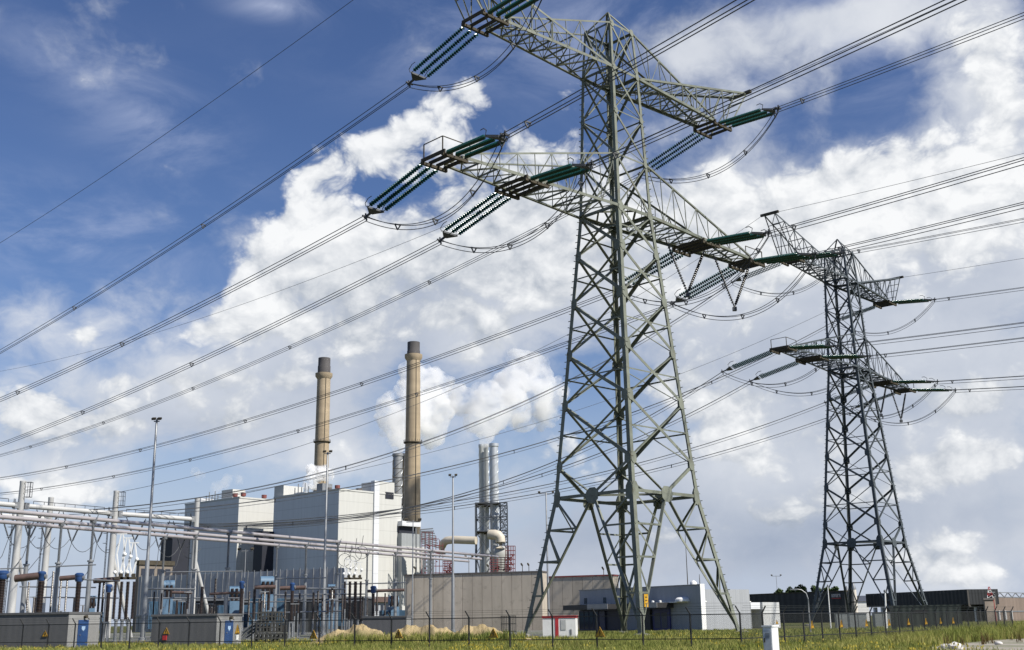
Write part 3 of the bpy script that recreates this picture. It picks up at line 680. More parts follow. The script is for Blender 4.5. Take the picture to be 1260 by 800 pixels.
    # inner horizontal frames
    for z, w in ((ZW, .24), (Z1, .22), (Z2, .2)):
        fr_ = MB()
        for k in range(4):
            Rm = Matrix.Rotation(R(90) * k, 3, 'Z')
            fr_.angle(Rm @ V3(-wz(z), 0, z), Rm @ V3(0, -wz(z), z), w, Vector((0, 0, 1)))
        fr_.build('inner_frame', ms, root)
    # crossarms
    for s in (-1, 1):
        for lev, z0, ai, ao, zt in (('lower', Z1, A1I, A1O, ZT), ('upper', Z2, A2I, A2O, Z3)):
            m_ = MB(); w0, wt = wz(z0), wz(zt); ns = 9 if lev == 'lower' else 7
            vz = lambda u: lerp(w0, PW, (u - w0) / (ai - w0))
            tz = lambda u: lerp(zt, z0 + .35, (u - wt) / (ai - wt))
            vt = lambda u: lerp(wt, PW, (u - wt) / (ai - wt))
            us = [lerp(w0, ai, i / ns) for i in range(ns + 1)]
            for v_ in (-1, 1):
                side = Vector((0, v_, 0))
                m_.angle(V3(s * w0, v_ * w0, z0), V3(s * ai, v_ * PW, z0), .34, side)
                m_.angle(V3(s * wt, v_ * wt, zt), V3(s * ai, v_ * PW, z0 + .35), .2, side)
                for i, u in enumerate(us[:-1]):
                    if i: m_.edge_angle(V3(s * u, v_ * vz(u), z0), V3(s * u, v_ * vt(u), tz(u)), .12, side)
                    u2 = us[i + 1]
                    if i < ns - 1:
                        if i % 2: m_.angle(V3(s * u, v_ * vz(u), z0), V3(s * u2, v_ * vt(u2), tz(u2)), .1, side)
                        else: m_.edge_angle(V3(s * u, v_ * vt(u), tz(u) if i else zt), V3(s * u2, v_ * vz(u2), z0), .12, side)
            for i, u in enumerate(us):
                if i: m_.angle(V3(s * u, -vz(u), z0), V3(s * u, vz(u), z0), .16, Vector((0, 0, -1)))
                if i < ns:
                    u2 = us[i + 1]; sg = 1 if i % 2 else -1
                    m_.angle(V3(s * u, -sg * vz(u), z0), V3(s * u2, sg * vz(u2), z0), .16, Vector((0, 0, -1)))
                    m_.angle(V3(s * u, sg * vz(u), z0), V3(s * u2, -sg * vz(u2), z0), .1, Vector((0, 0, -1)))
            arm = m_.build(lev + '_crossarm', ms, root)
            def deck(ua, ub, half, n_, wid):
                d_ = MB()
                for i in range(n_):
                    u = lerp(ua, ub, i / (n_ - 1))
                    d_.bar(V3(s * u, -half, z0 - .18), V3(s * u, half, z0 - .18), wid, .34)
                for v_ in (-half + .2, half - .2):
                    d_.bar(V3(s * (ua - .2), v_, z0 - .50), V3(s * (ub + .2), v_, z0 - .50), .3, .3)
                return d_.build('insulator_platform', m_dark, arm)
            deck(ai - .3, ao, PW + .35, 4, .2)
            hr = MB()
            if lev == 'lower':
                deck(A1M - 1.6, A1M + 1.6, vz(A1M) + .35, 4, .24)
                for v_ in (-PW, PW): hr.bar(V3(s * ao, v_, z0), V3(s * ao, v_, z0 + 1.5), .1)
                hr.bar(V3(s * ao, -PW, z0 + 1.5), V3(s * ao, PW, z0 + 1.5), .08)
                hr.bar(V3(s * ao, -PW, z0 + 1.5), V3(s * (ai - 1), -PW, z0 + 1.5), .08)
                hr.bar(V3(s * (ai - 1), -PW, z0), V3(s * (ai - 1), -PW, z0 + 1.5), .08)
                hr.build('railing', m_dark, arm)
            if lev == 'upper':
                h_ = MB()
                for v_ in (-1, 1):
                    side = Vector((0, v_, 0))
                    B0, H0 = V3(s * w0, v_ * w0, z0), V3(s * AH, v_ * HW, ZH)
                    h_.angle(B0, H0, .26, side)
                    T0 = V3(s * ao, v_ * PW, z0)
                    h_.angle(T0, H0, .2, side)
                    for i in range(3, 8):
                        c_ = lerp(B0, H0, i / 8); a_ = V3(s * min(c_.x * s, ao), v_ * PW if c_.x * s > ai else v_ * vz(c_.x * s), z0)
                        if i < 7: h_.angle(c_, a_, .11, side)
                        c2_ = lerp(B0, H0, (i + 1) / 8)
                        if i < 7: h_.angle(c2_, a_, .11, side)
                for i in range(2, 9):
                    c_, d_ = lerp(V3(s * w0, -w0, z0), V3(s * AH, -HW, ZH), i / 8), lerp(V3(s * w0, w0, z0), V3(s * AH, HW, ZH), i / 8)
                    h_.bar(c_, d_, .12 if i < 8 else .3)
                    if i < 8:
                        e_ = lerp(V3(s * w0, -w0, z0), V3(s * AH, -HW, ZH), (i + 1) / 8); h_.bar(d_, e_, .1)
                for i in range(1, 4):
                    t_ = i / 4; h_.bar(lerp(V3(s * ao, -PW, z0), V3(s * AH, -HW, ZH), t_), lerp(V3(s * ao, PW, z0), V3(s * AH, HW, ZH), t_), .1)
                hn = h_.build('earth_wire_horn', ms, arm)
                MB().bar(V3(s * AH, -HW - .7, ZH + .1), V3(s * AH, HW + .7, ZH + .1), .42, .42).build('horn_tip_beam', m_dark, hn)
    if sign:
        p = V3(-wz(4.4) - .02, -wz(4.4) + .1, 4.4)
    return root
# world-space helpers for a pylon
class Pyl:
    def __init__(s, x, y, yaw): s.o = Vector((x, y, 0)); s.a = Vector((math.cos(yaw), math.sin(yaw), 0)); s.l = Vector((-math.sin(yaw), math.cos(yaw), 0))
    def p(s, u, v, z): return s.o + s.a * u + s.l * v + Vector((0, 0, z))
    def anchor(s, key, nf):
        sg = -1 if key[0] == 'l' else 1; f = 1 if nf == 'f' else -1
        if key[1:] == '1i': return s.p(sg * A1M, f * (lerp(wz(Z1), PW, (A1M - wz(Z1)) / (A1I - wz(Z1))) + .4), Z1 - .3)
        if key[1] == '1': return s.p(sg * (A1O + A1I) / 2, f * (PW + .4), Z1 - .3)
        return s.p(sg * (A2O + A2I) / 2, f * (PW + .4), Z2 - .3)
Y1, Y2 = Pyl(12.4225, 126.5102, .7692), Pyl(65.2355, 215.3087, .8575)
pylon(12.4225, 126.5102, .7692, 'huge sage green lattice pylon in front, with four splayed legs', m_steel1, m_plate1)
pylon(65.2355, 215.3087, .8575, 'dark slate grey lattice pylon on the right, farther and smaller', m_steel2, m_plate2, False)
# yellow number plate on the near leg of the front pylon
p = Y1.p(-wz(4.2) + .3, -wz(4.2) - .12, 2.8)
pl = empty('pylon_number_plate', p, .7692, 'yellow number plate fixed to the near leg of the big green pylon', 'sign')
MB().box((.55, -.02, 0), .6, .05, 1.25).build('board', m_yel, pl)
tx = MB()
for k in range(3): MB().box((.55, -.06, .92 - .32 * k), .32, .02, .07).build('lettering', m_black, pl)

# ------------------------------------------------------------------ insulators, conductors, jumpers
def string_mesh(L, rd=.26, nd=26):
    """disc insulator string lying along +X"""
    m_ = MB(); prof = [(.045, 0), (.045, .35)]
    for k in range(nd):
        x = .4 + (L - .8) * k / nd; st = (L - .8) / nd
        prof += [(.06, x), (rd, x + st * .22), (rd * .92, x + st * .34), (.07, x + st * .62)]
    prof += [(.045, L - .35), (.045, L)]
    n = 9; P = []
    for r, x in prof:
        for i in range(n):
            a = 2 * math.pi * i / n; P.append((x, r * math.cos(a), r * math.sin(a)))
    F = [(j * n + i, (j + 1) * n + i, (j + 1) * n + (i + 1) % n, j * n + (i + 1) % n) for j in range(len(prof) - 1) for i in range(n)]
    m_.add(P, F); return m_
def insulator_proto(L, lateral):
    """three parallel strings along +X, yoke plate and arcing horns; the strings sit side by side along LATERAL"""
    root = empty('insulator_set')
    Lb = L - 1.6
    base = None
    for k in (-1, 0, 1):
        off = Vector((0, 0, 0)) + lateral * (1.05 * k)
        if base is None:
            base = string_mesh(Lb).build('insulator_string', m_ins, root, True); o = base
        else:
            o = base.copy(); COL.objects.link(o)
        o.location = off
    yk = MB(); e = lateral.normalized()
    tri = [Vector((Lb - .1, 0, 0)) + lateral * 1.2, Vector((Lb - .1, 0, 0)) - lateral * 1.2, Vector((Lb + .8, 0, 0)) - lateral * .25, Vector((Lb + .8, 0, 0)) + lateral * .25]
    up = Vector((0, 0, .12))
    yk.add([p - up for p in tri] + [p + up for p in tri], [(3, 2, 1, 0), (4, 5, 6, 7)] + [(i, (i + 1) % 4, (i + 1) % 4 + 4, i + 4) for i in range(4)])
    yk.bar(Vector((Lb + .7, 0, 0)), Vector((L + .3, 0, 0)), .2)
    yk.bar(Vector((L, 0, 0)) - lateral * .5, Vector((L, 0, 0)) + lateral * .5, .16)
    yk.bar(Vector((L, 0, .4)), Vector((L, 0, -.5)), .14)
    y = yk.build('yoke_plate', m_wire, root)
    hn = MB()
    for k in (-1, 1):
        q = Vector((Lb, 0, 0)) + lateral * (1.2 * k)
        hn.tube([q, q + Vector((.1, 0, .5)), q + Vector((-.5, 0, .8)), q + Vector((-1.1, 0, .75))], .05, 4)
    hn.build('arcing_horn', m_wire, y)
    return root
ARMS = {'l2': ("upper left arm tip", ''), 'r2': ("upper right arm tip", ''), 'l1o': ("lower left arm tip", ''), 'l1i': ("lower left arm middle", ''),
        'r1o': ("lower right arm tip", ''), 'r1i': ("lower right arm middle", '')}
def orient(o, A, u, dip):
    x = Vector((u.x, u.y, -dip)).normalized(); y = Vector((-u.y, u.x, 0)).normalized(); z = x.cross(y)
    M_ = Matrix((x, y, z)).transposed().to_4x4(); M_.translation = A; o.matrix_world = M_
def bundle(name, pts, latv, label, group, cat, spacing=.62, spacers=True, r=.046, first=6.0, every=38.0):
    root = empty(name, pts[0], 0, label, cat, group); o = pts[0]
    L3 = [latv * spacing * .5, -latv * spacing * .5, Vector((0, 0, -spacing * .85))]
    for d in L3: MB().tube([p - o + d for p in pts], r, 5).build('wire', m_wire, root)
    if spacers:
        acc = 0; nxt = first
        for a_, b_ in zip(pts[:-1], pts[1:]):
            acc += (b_ - a_).length
            if acc >= nxt:
                nxt += every; sp = MB(); q = b_ - o
                for i in range(3): sp.bar(q + L3[i] * 1.12, q + L3[(i + 1) % 3] * 1.12, .11)
                sp.build('spacer', m_wire, root)
    return root
def parab(Yk, u, a, b, smax, n=60):
    out = []
    for i in range(n + 1):
        s_ = smax * (i / n); out.append(Yk + u * s_ + Vector((0, 0, -a * s_ + b * s_ * s_)))
    return out
protos = {}
def iset(P, key, nf, u, L, dip, label):
    A = P.anchor(key, nf)
    lat = P.a - u * P.a.dot(u); yv = Vector((-u.y, u.x, 0))
    kk = (round(L, 2),)
    if kk not in protos:
        o = insulator_proto(L, Vector((0, 1, 0))); protos[kk] = o
    else: o = copy_tree(protos[kk])
    tag(o, label, 'insulator', 'triple strings of green insulators on the pylons')
    orient(o, A, u, dip)
    x = Vector((u.x, u.y, -dip)).normalized()
    return A + x * L
PYN = {1: 'big green pylon', 2: 'slate grey pylon'}
YOK = {}
# --- front pylon
uL1, uR1, uR2 = azdir(-45.556), azdir(149.81), azdir(143.68)
aL1 = dict(zip(('l2', 'l1o', 'l1i', 'r2', 'r1i', 'r1o'), (.141, .095, .116, .143, .095, .104)))
aR1 = {'l1o': .098, 'l1i': .104, 'r2': .133, 'r1i': .106, 'r1o': .113, 'l2': .115}
aR2 = {'l2': .118, 'l1i': .100, 'l1o': .105, 'r2': .117, 'r1i': .123, 'r1o': .127}
for key in ARMS:
    arm, short = ARMS[key]
    yl = iset(Y1, key, 'f', uL1, 11.1, .253, f'green insulator set pulling left from the {PYN[1]}, {arm}')
    yr = iset(Y1, key, 'n', uR1, 10.2, .176, f'green insulator set pulling right from the {PYN[1]}, {arm}')
    YOK[1, key] = (yl, yr)
    lv_ = Vector((-uL1.y, uL1.x, 0)); rv_ = Vector((-uR1.y, uR1.x, 0))
    bundle('conductor_bundle', parab(yl, uL1, aL1[key], .000324, 300), lv_, f'triple power line leaving left from the {PYN[1]}, {arm}', 'conductor bundles between the pylons', 'power line', first=30 + 7 * len(key))
    smax = 125
    bundle('conductor_bundle', parab(yr, uR1, aR1[key], .000238, smax), rv_, f'triple power line leaving right from the {PYN[1]}, {arm}', 'conductor bundles between the pylons', 'power line', first=2.5, every=60)
# --- right pylon; its left lines come down to the switchyard gantries
def down(P, key, end, sag, label, group):
    A = P.anchor(key, 'f'); u = Vector((end.x - A.x, end.y - A.y, 0)); D_ = u.length; u.normalize()
    us = (u * .45 + uL1 * .55).normalized()
    yk = iset(P, key, 'f', us, 9.7, .30, f'green insulator set pulling left from the {PYN[2]}, {ARMS[key][0]}')
    n = 60; pts = []
    for i in range(n + 1):
        t = i / n; q = yk.lerp(end, t); pts.append(q + Vector((0, 0, -4 * sag * t * (1 - t))))
    return yk, pts
GZ = 18.5
LAND = {'l2': (85, 629, 9.0), 'l1o': (178, 641, 9.5), 'l1i': (206, 643, 8.0), 'r2': (130, 634, 8.0), 'r1i': (228, 646, 5.5), 'r1o': (240, 648, 5.5)}
for key in ARMS:
    arm, short = ARMS[key]
    ex, ey, sag = LAND[key]
    yl, pts = down(Y2, key, at_z(ex, ey, GZ), sag, '', '')
    lv_ = Vector((0, 1, 0))
    bundle('conductor_bundle', pts, lv_, f'triple power line sloping to the switchyard from the {PYN[2]}, {arm}', 'conductor bundles between the pylons', 'power line', r=.044, first=16 + 9 * len(key), every=45)
    yr = iset(Y2, key, 'n', uR2, 9.7, .163, f'green insulator set pulling right from the {PYN[2]}, {arm}')
    bundle('conductor_bundle', parab(yr, uR2, aR2[key], .000216, 190), Vector((-uR2.y, uR2.x, 0)), f'triple power line leaving right from the {PYN[2]}, {arm}', 'conductor bundles between the pylons', 'power line', r=.044, first=3, every=60)
    YOK[2, key] = (yl, yr)
# jumper loops under the arms and V strings holding them on the right arms
for (n_, key), (yl, yr) in YOK.items():
    P = Y1 if n_ == 1 else Y2
    A = (P.anchor(key, 'n') + P.anchor(key, 'f')) / 2
    dz = 6.6 if key in ('r1o', 'r1i') else 6.0
    midp = Vector((A.x, A.y, A.z - dz)); c = midp * 2 - (yl + yr) / 2
    n = 36; pts = []
    for i in range(n + 1):
        t = i / n; pts.append(yl * (1 - t) ** 2 + c * 2 * t * (1 - t) + yr * t * t)
    d = yr - yl; lat = Vector((-d.y, d.x, 0)).normalized()
    bundle('jumper_loop', pts, lat, f'triple jumper loop hanging below the {PYN[n_]}, {ARMS[key][0]}', 'jumper loops below the pylon arms', 'jumper cable', r=.044, first=5, every=6.5)
    if key in ('r1o', 'r1i'):
        top = Z1 - .4; u0 = A1M - 2.3 if key == 'r1i' else (A1O + A1I) / 2 - 3.6
        vtx = P.p(u0, 0, Z1 - 6.8)
        r_ = empty('suspension_insulator_pair', vtx, 0, f'black V shaped insulator below the {PYN[n_]}, {ARMS[key][0]}', 'insulator', 'V shaped insulators below the right arms')
        for sgn in (-1, 1):
            q = P.p(u0 + 4.0 * sgn, 0, top) - vtx
            st = MB(); N_ = 22; pr = []
            for k in range(N_ + 1):
                pr.append(q * (k / N_))
            st.tube([Vector((0, 0, 0)), q], .09, 6)
            for k in range(2, N_ - 1): st.cone(pr[k] - q.normalized() * .06, pr[k] + q.normalized() * .06, .21, .15, 8)
            st.build('insulator_string', m_insb, r_)
        MB().box((0, 0, -.5), .5, .5, .5).build('clamp', m_wire, r_)
# earth wires
def solve_a(f, px, py):
    lo, hi = -.1, .4
    for _ in range(40):
        m_ = (lo + hi) / 2; pr = [project(p) for p in f(m_)]
        pr = sorted(pr); y = None
        for (x0, y0), (x1, y1) in zip(pr[:-1], pr[1:]):
            if x0 <= px <= x1: y = y0 + (y1 - y0) * (px - x0) / (x1 - x0 + 1e-9); break
        if y is None: return .1
        if y < py: lo = m_
        else: hi = m_
    return m_
def earth(name, P, s_, nf, u, b, smax, px, py, label, r=.035):
    A = P.p(s_ * AH, (HW + .6) * (1 if nf == 'f' else -1), ZH)
    a_ = solve_a(lambda q: parab(A, u, q, b, smax), px, py)
    o = MB().tube([p - A for p in parab(A, u, a_, b, smax)], r, 5).build('earth_wire', m_wire); o.location = A
    tag(o, label, 'earth wire', 'earth wires')
earth('e', Y1, -1, 'f', uL1, .000324, 300, 0, 299, 'thin single earth wire crossing the blue sky at the top left')
earth('e', Y1, 1, 'f', uL1, .000324, 300, 0, 457, 'thin single earth wire running left from the right horn of the big green pylon')
earth('e', Y1, 1, 'n', uR1, .000238, 125, 1100, 34, 'thin single earth wire running right from the right horn of the big green pylon')
earth('e', Y2, -1, 'n', uR2, .000216, 190, 1259, 189, 'thin single earth wire running right from the left horn of the slate grey pylon')
earth('e', Y2, 1, 'n', uR2, .000216, 190, 1259, 318, 'thin single earth wire running right from the right horn of the slate grey pylon')
for s_, (ex, ey), sag, lab in ((-1, (145, 606), 7, 'left'), (1, (244, 615), 6, 'right')):
    A = Y2.p(s_ * AH, HW + .6, ZH); E_ = at_z(ex, ey, 22.0)
    pts = [A.lerp(E_, i / 50) + Vector((0, 0, -4 * sag * (i / 50) * (1 - i / 50))) - A for i in range(51)]
    o = MB().tube(pts, .035, 5).build('earth_wire', m_wire); o.location = A
    tag(o, f'thin earth wire sloping to the gantries from the slate grey pylon, {lab} horn', 'earth wire', 'earth wires')
#PART4
# ------------------------------------------------------------------ switchyard
def ground_at(px, depth):
    P = at(px, 780, depth); P.z = 0
    for _ in range(4): P.x += (px - project(P)[0]) * depth / FPX
    return P
def col_at(px, py, depth):
    """foot of an upright that is seen at column px, row py"""
    P = at(px, py, depth); return Vector((P.x, P.y, 0)), P.z
# three aluminium busbar tubes on their posts
ZB = 14.0
TUB = [((0, 628), (490, 673.8), 613, (-60, 115.5, 282, 416, 530)), ((0, 636), (490, 679), 592, (-75, 76, 241, 377, 487)), ((0, 642), (490, 683.5), 577, (-90, 37, 203, 341, 452))]
post_proto = None
ROWN = ['nearest', 'middle', 'farthest']
PLACE = {115.5: 'beside the second gantry column', 282: 'in front of the lower boiler house corner', 416: 'at the corner of the grey finned wall', 530: 'beside the concrete hall',
         76: 'between the first two gantry columns', 241: 'beside the third gantry column', 377: 'before the shaded face of the tall boiler house', 487: 'just left of the concrete hall',
         37: 'close to the first gantry column', 203: 'just right of the first tall lamp mast', 341: 'before the dark gap between boiler houses', 452: 'before the white face of the tall boiler house',
         -60: '', -75: '', -90: ''}
for i, (a_, b_, xe, posts) in enumerate(TUB):
    A, B = at_z(*a_, ZB), at_z(*b_, ZB); d = (B - A).normalized()
    t0, t1 = -26.0, slide(A, d, xe)
    o = MB().tube([d * t0, d * (t1 * .33), d * (t1 * .66), d * t1], .235, 14).build('busbar_tube', m_alu, None, True); o.location = A
    tag(o, f'long pale aluminium busbar tube crossing the switchyard, {ROWN[i]} of the three', 'busbar', 'busbar tubes')
    for px in posts:
        t = slide(A, d, px); p = A + d * t; p.z = 0
        if px < 0: continue
        lab = f'grey busbar post carrying the {ROWN[i]} tube, {PLACE[px]}'
        if post_proto is None:
            post_proto = empty('busbar_post', p)
            MB().lathe((0, 0, 0), [(.42, 0), (.42, .3), (.29, .35), (.255, 9.0), (.38, 9.02), (.38, 9.2), (.2, 9.22)], 14).build('column', m_galv, post_proto, True)
            pr = [(.16, 9.2)]
            for k in range(34):
                z = 9.3 + k * .125; pr += [(.125, z), (.2, z + .04), (.13, z + .075)]
            pr += [(.2, 13.6), (.2, 13.75)]
            MB().lathe((0, 0, 0), pr, 10).build('insulator', mat('grey_insulator', (.16, .17, .18), .35, 0, .15, 2), post_proto)
            cl = MB(); cl.box((0, 0, 13.5), .6, .3, .5)
            cl.bar((-.3, 0, 13.8), (-.5, 0, 14.5), .08); cl.bar((.3, 0, 13.8), (.5, 0, 14.5), .08)
            cl.build('clamp', m_galvd, post_proto); o_ = post_proto
        else: o_ = copy_tree(post_proto, loc=p)
        tag(o_, lab, 'post', 'busbar posts of the switchyard')
# gantry columns, beams, stays
m_gan = mat('gantry_white', (.48, .48, .47), .5, .1, .07, .5)
def gantry_column(px, py, label, strut=26, cage=True):
    T = at_z(px, py, 22.0); b = Vector((T.x, T.y, 0))
    r = empty('gantry_column', b, 0, label, 'column', 'gantry columns of the switchyard')
    MB().lathe((0, 0, 0), [(.62, 0), (.56, 6), (.42, 21.7), (.44, 21.75), (.44, 22), (.1, 22.05)], 18).build('column', m_gan, r, True)
    if strut:
        q = ground_at(project(b + Vector((0, 0, 8)))[0] + strut, T.y + 4) - b
        MB().tube([q, q.lerp(Vector((0, 0, 12.5)), .5), (0, 0, 12.5)], .30, 10).build('stay', m_gan, r, True)
    ld = MB(); x = -.95
    for y in (-.2, .2): ld.bar((x, y, 1), (x, y, 19.5), .07)
    z = 1.2
    while z < 19.5: ld.bar((x, -.22, z), (x, .22, z), .05); z += .45
    for z in (3, 8, 13, 18.5): ld.bar((x, 0, z), (-.4, 0, z), .08)
    for z in (14, 15.5, 17, 18.5): ld.bar((x - .5, -.3, z), (x, -.3, z), .05); ld.bar((x - .5, .3, z), (x, .3, z), .05); ld.bar((x - .5, -.3, z), (x - .5, .3, z), .05)
    ld.build('ladder', m_wire, r)
    if cage:
        cg = MB()
        for y in (-.35, .35):
            cg.bar((.42, y, 19.7), (1.35, y, 19.7), .06); cg.bar((.42, y, 21.8), (1.35, y, 21.8), .06); cg.bar((1.3, y, 19.7), (1.3, y, 21.8), .06); cg.bar((.9, y, 19.7), (.9, y, 21.8), .05)
        for z in (19.7, 20.4, 21.1, 21.8): cg.bar((1.3, -.35, z), (1.3, .35, z), .05); cg.bar((.45, -.35, z), (1.3, -.35, z), .05)
        cg.build('platform_cage', m_wire, r)
    return b
G1 = gantry_column(28.5, 592, 'white gantry column with ladder and cage, leftmost in the switchyard')
G2 = gantry_column(143.5, 604, 'white gantry column standing behind the white pantograph disconnectors')
G3 = gantry_column(243, 613, 'white gantry column seen against the shaded end of the lower boiler house', cage=False)
G4 = gantry_column(63, 612, 'white gantry column in the back row between the first two', 0, False)
def beam(p, q, label):
    p, q = p + Vector((0, 0, GZ)), q + Vector((0, 0, GZ)); d = (q - p); L = d.length; d.normalize()
    r = empty('gantry_beam', p, 0, label, 'beam', 'tubular gantry beams')
    MB().tube([d * .8, d * 2.2, d * (L * .5), d * (L - 2.2), d * (L - .8)], .36, 14).build('tube', m_gan, r, True)
    for t in (0.45, L - 1.15): MB().box(d * (t + .35) + Vector((0, 0, -.45)), .7, .7, .9, math.atan2(d.y, d.x)).build('end_bracket', m_galvd, r)
    c = MB(); c.tube([d * 2 + Vector((0, 0, .8)), d * (L - 2) + Vector((0, 0, .8))], .05, 5)
    for k in range(8): t = 2 + (L - 4) * k / 7; c.bar(d * t, d * t + Vector((0, 0, .8)), .06)
    c.build('walk_rail', m_wire, r)
    return p, d, L
GL = G1 + (G1 - G2).normalized() * 24
bs = [beam(GL, G1, 'white tubular gantry beam running out of the photo at the left edge'), beam(G1, G2, 'white tubular gantry beam between the leftmost column and the pantographs'),
      beam(G2, G3, 'white tubular gantry beam ending before the lower boiler house')]
beam(G4 + (G4 - G1) * 0 + (G1 - G2).normalized() * 22, G4, 'white tubular gantry beam in the back row, left of its column')
# V insulators hung from the beams, droppers below
vpos = [(11.5, 662.5), (37, 664), (57, 664), (89, 668), (120, 669), (166, 666), (196, 675), (223, 677)]
vlab = ['left of the first gantry column', 'just right of the first gantry column', 'next to the back row gantry column', 'between two busbar posts', 'left of the second gantry column', 'right of the second gantry column', 'right of the first tall lamp mast', 'before the shaded boiler house end']
gd = (G2 - G1).normalized()
for (px, py), lb in zip(vpos, vlab):
    t = slide(G1 + Vector((0, 0, 15)), gd, px); v = G1 + gd * t; v.z = at(px, py, v.y).z
    r = empty('v_insulator', v, 0, f'black V shaped insulator hanging from the gantry beam {lb}', 'insulator', 'V shaped insulators below the gantry beams')
    for s_ in (-1, 1):
        q = gd * (1.9 * s_) + Vector((0, 0, GZ - .4 - v.z)); st = MB(); st.tube([(0, 0, 0), q], .06, 5)
        for k in range(2, 22): st.cone(q * (k / 24), q * ((k + .5) / 24), .16, .1, 7)
        st.build('insulator_string', m_insb, r)
    end = Vector((random.uniform(-1, 1), -random.uniform(4, 9), 8.0 - v.z))
    w_ = MB(); w_.tube([(0, 0, 0), end * .3 + Vector((.3, 0, -.8)), end * .7 + Vector((.2, 0, -.5)), end], .045, 5); w_.build('dropper_wire', m_wire, r)
    w_ = MB(); e2 = gd * 4.2 + Vector((0, 0, .5)); w_.tube([e2 * (k / 8) + Vector((0, 0, -6 * (k / 8) * (1 - k / 8))) for k in range(9)], .045, 5); w_.build('slack_wire', m_wire, r)

# pantograph disconnectors ------------------------------------------------
def pantograph(px, depth, ytop, label, h_white=None):
    b, zt = col_at(px, ytop, depth)
    z1 = at(px, 764, depth).z; z2 = at(px, 713, depth).z
    r = empty('pantograph_disconnector', b, 0, label, 'disconnector', 'pantograph disconnectors of the switchyard')
    MB().lathe((0, 0, 0), [(.3, 0), (.3, .2), (.17, .25), (.17, z1), (.26, z1 + .02), (.26, z1 + .2)], 12).build('pedestal', m_galv, r, True)
    for dx in (-.32, .32):
        pr = [(.13, 0)]; n_ = 26
        for k in range(n_): zz_ = (z2 - z1 - .4) * k / n_; pr += [(.12, zz_ + .02), (.2, zz_ + .07), (.13, zz_ + .12)]
        MB().lathe((dx, 0, z1 + .2), pr, 9).build('insulator', m_brown, r)
    mb = MB(); mb.box((0, 0, z2), .95, .3, .25); mb.box((.2, 0, z2 + .25), .3, .25, .35); mb.build('drive_head', m_dark, r)
    arms = MB(); zm = lerp(z2, zt, .55)
    for s_ in (-1, 1):
        arms.bar((0, 0, z2 + .3), (.42 * s_, 0, zm), .13); arms.bar((.42 * s_, 0, zm), (.1 * s_, 0, zt), .11)
    arms.bar((-.5, 0, zt), (.5, 0, zt), .1); arms.build('pantograph_arms', m_white, r)
    bl = MB(); g_ = bmesh.new()
    for (x, z) in ((.42, zm), (-.5, z2 + .75)):
        bl.lathe((x, 0, z - .2), [(.05, 0), (.13, .05), (.19, .14), (.19, .24), (.13, .34), (.05, .38)], 12).build('corona_ball', m_white, r, True); bl = MB()
    return r
for px, yt, lb in ((150.5, 657, 'leftmost'), (157.5, 662, 'middle'), (165, 668, 'rightmost')):
    pantograph(px, 122, yt, f'white armed pantograph disconnector on brown posts beside the second gantry column, {lb} of three')
for px, yt, lb in ((428, 688, 'leftmost'), (434.5, 690, 'middle'), (441.5, 692, 'rightmost')):
    pantograph(px, 158, yt, f'slim pantograph disconnector before the white boiler house face, {lb} of three')
# coils of slack wire above the second trio
for k, (px, py) in enumerate(((424, 689), (431, 692), (437, 683), (445, 680))):
    c = at(px, py, 166); w_ = MB()
    w_.tube([Vector((.9 * math.cos(a * .42), 0, .9 * math.sin(a * .42))) for a in range(16)], .04, 5)
    w_.tube([(0, 0, .9), (.2, 0, 2.4)], .04, 5)
    o = w_.build('wire_loop', m_wire); o.location = c
    tag(o, ['leftmost small loop of wire before the white boiler house', 'second small loop of wire before the white boiler house', 'third small loop of wire before the white boiler house', 'rightmost small loop of wire before the white boiler house'][k], 'wire loop', 'wire loops below the busbar tubes')

# instrument transformers with blue heads ---------------------------------
def ribbed(r, z0, z1, n_):
    pr = [(r * .8, z0)]
    for k in range(n_):
        z = z0 + (z1 - z0) * k / n_; dz = (z1 - z0) / n_; pr += [(r * .78, z + dz * .1), (r, z + dz * .45), (r * .8, z + dz * .8)]
    return pr + [(r * .8, z1)]
def blue_head(px, y0, y1, w, colw, depth, label, colb=765):
    b, zt = col_at(px, y0, depth); zh = at(px, y1, depth).z; zb = at(px, colb, depth).z
    r = empty('instrument_transformer', b, 0, label, 'transformer', 'blue headed instrument transformers')
    hw = w * depth / FPX / 2; cw = colw * depth / FPX / 2
    MB().lathe((0, 0, zh), [(hw * .8, 0), (hw, .12), (hw, zt - zh - .35), (hw * 1.12, zt - zh - .3), (hw * 1.12, zt - zh - .12), (hw * .7, zt - zh)], 20).build('head', m_blue, r, True)
    MB().lathe((0, 0, 0), ribbed(cw, zb, zh - .02, int((zh - zb) / .14)), 16).build('insulator', m_brown, r)
    f = MB()
    for x, y in ((-1, -1), (1, -1), (1, 1), (-1, 1)): f.bar((x * cw * .9, y * cw * .9, 0), (x * cw * .8, y * cw * .8, zb - .15), .14)
    f.box((0, 0, zb - .2), cw * 2.1, cw * 2.1, .2); f.build('pedestal', m_galv, r)
    t_ = MB(); t_.cone((hw * .9, 0, (zt - zh) * .45 + zh), (hw * 1.35, 0, (zt - zh) * .45 + zh), .22, .22, 10); t_.build('terminal', m_galv, r)
    return r
blue_head(4, 702, 713, 13, 9, 104, 'blue headed instrument transformer cut off by the left edge of the photo')
blue_head(52, 703, 715, 8.5, 9, 112, 'blue headed instrument transformer with the thickest dark column, above the dark grey cabin')
blue_head(98, 705, 716, 9.5, 7, 116, 'blue headed instrument transformer above the blue door of the left cabin')
blue_head(134.5, 719, 729, 7, 5, 130, 'small blue headed instrument transformer left of the pantographs')
blue_head(298, 715, 724.5, 6, 5, 130, 'blue headed instrument transformer beside the slim lamp post, right of the second cabin')
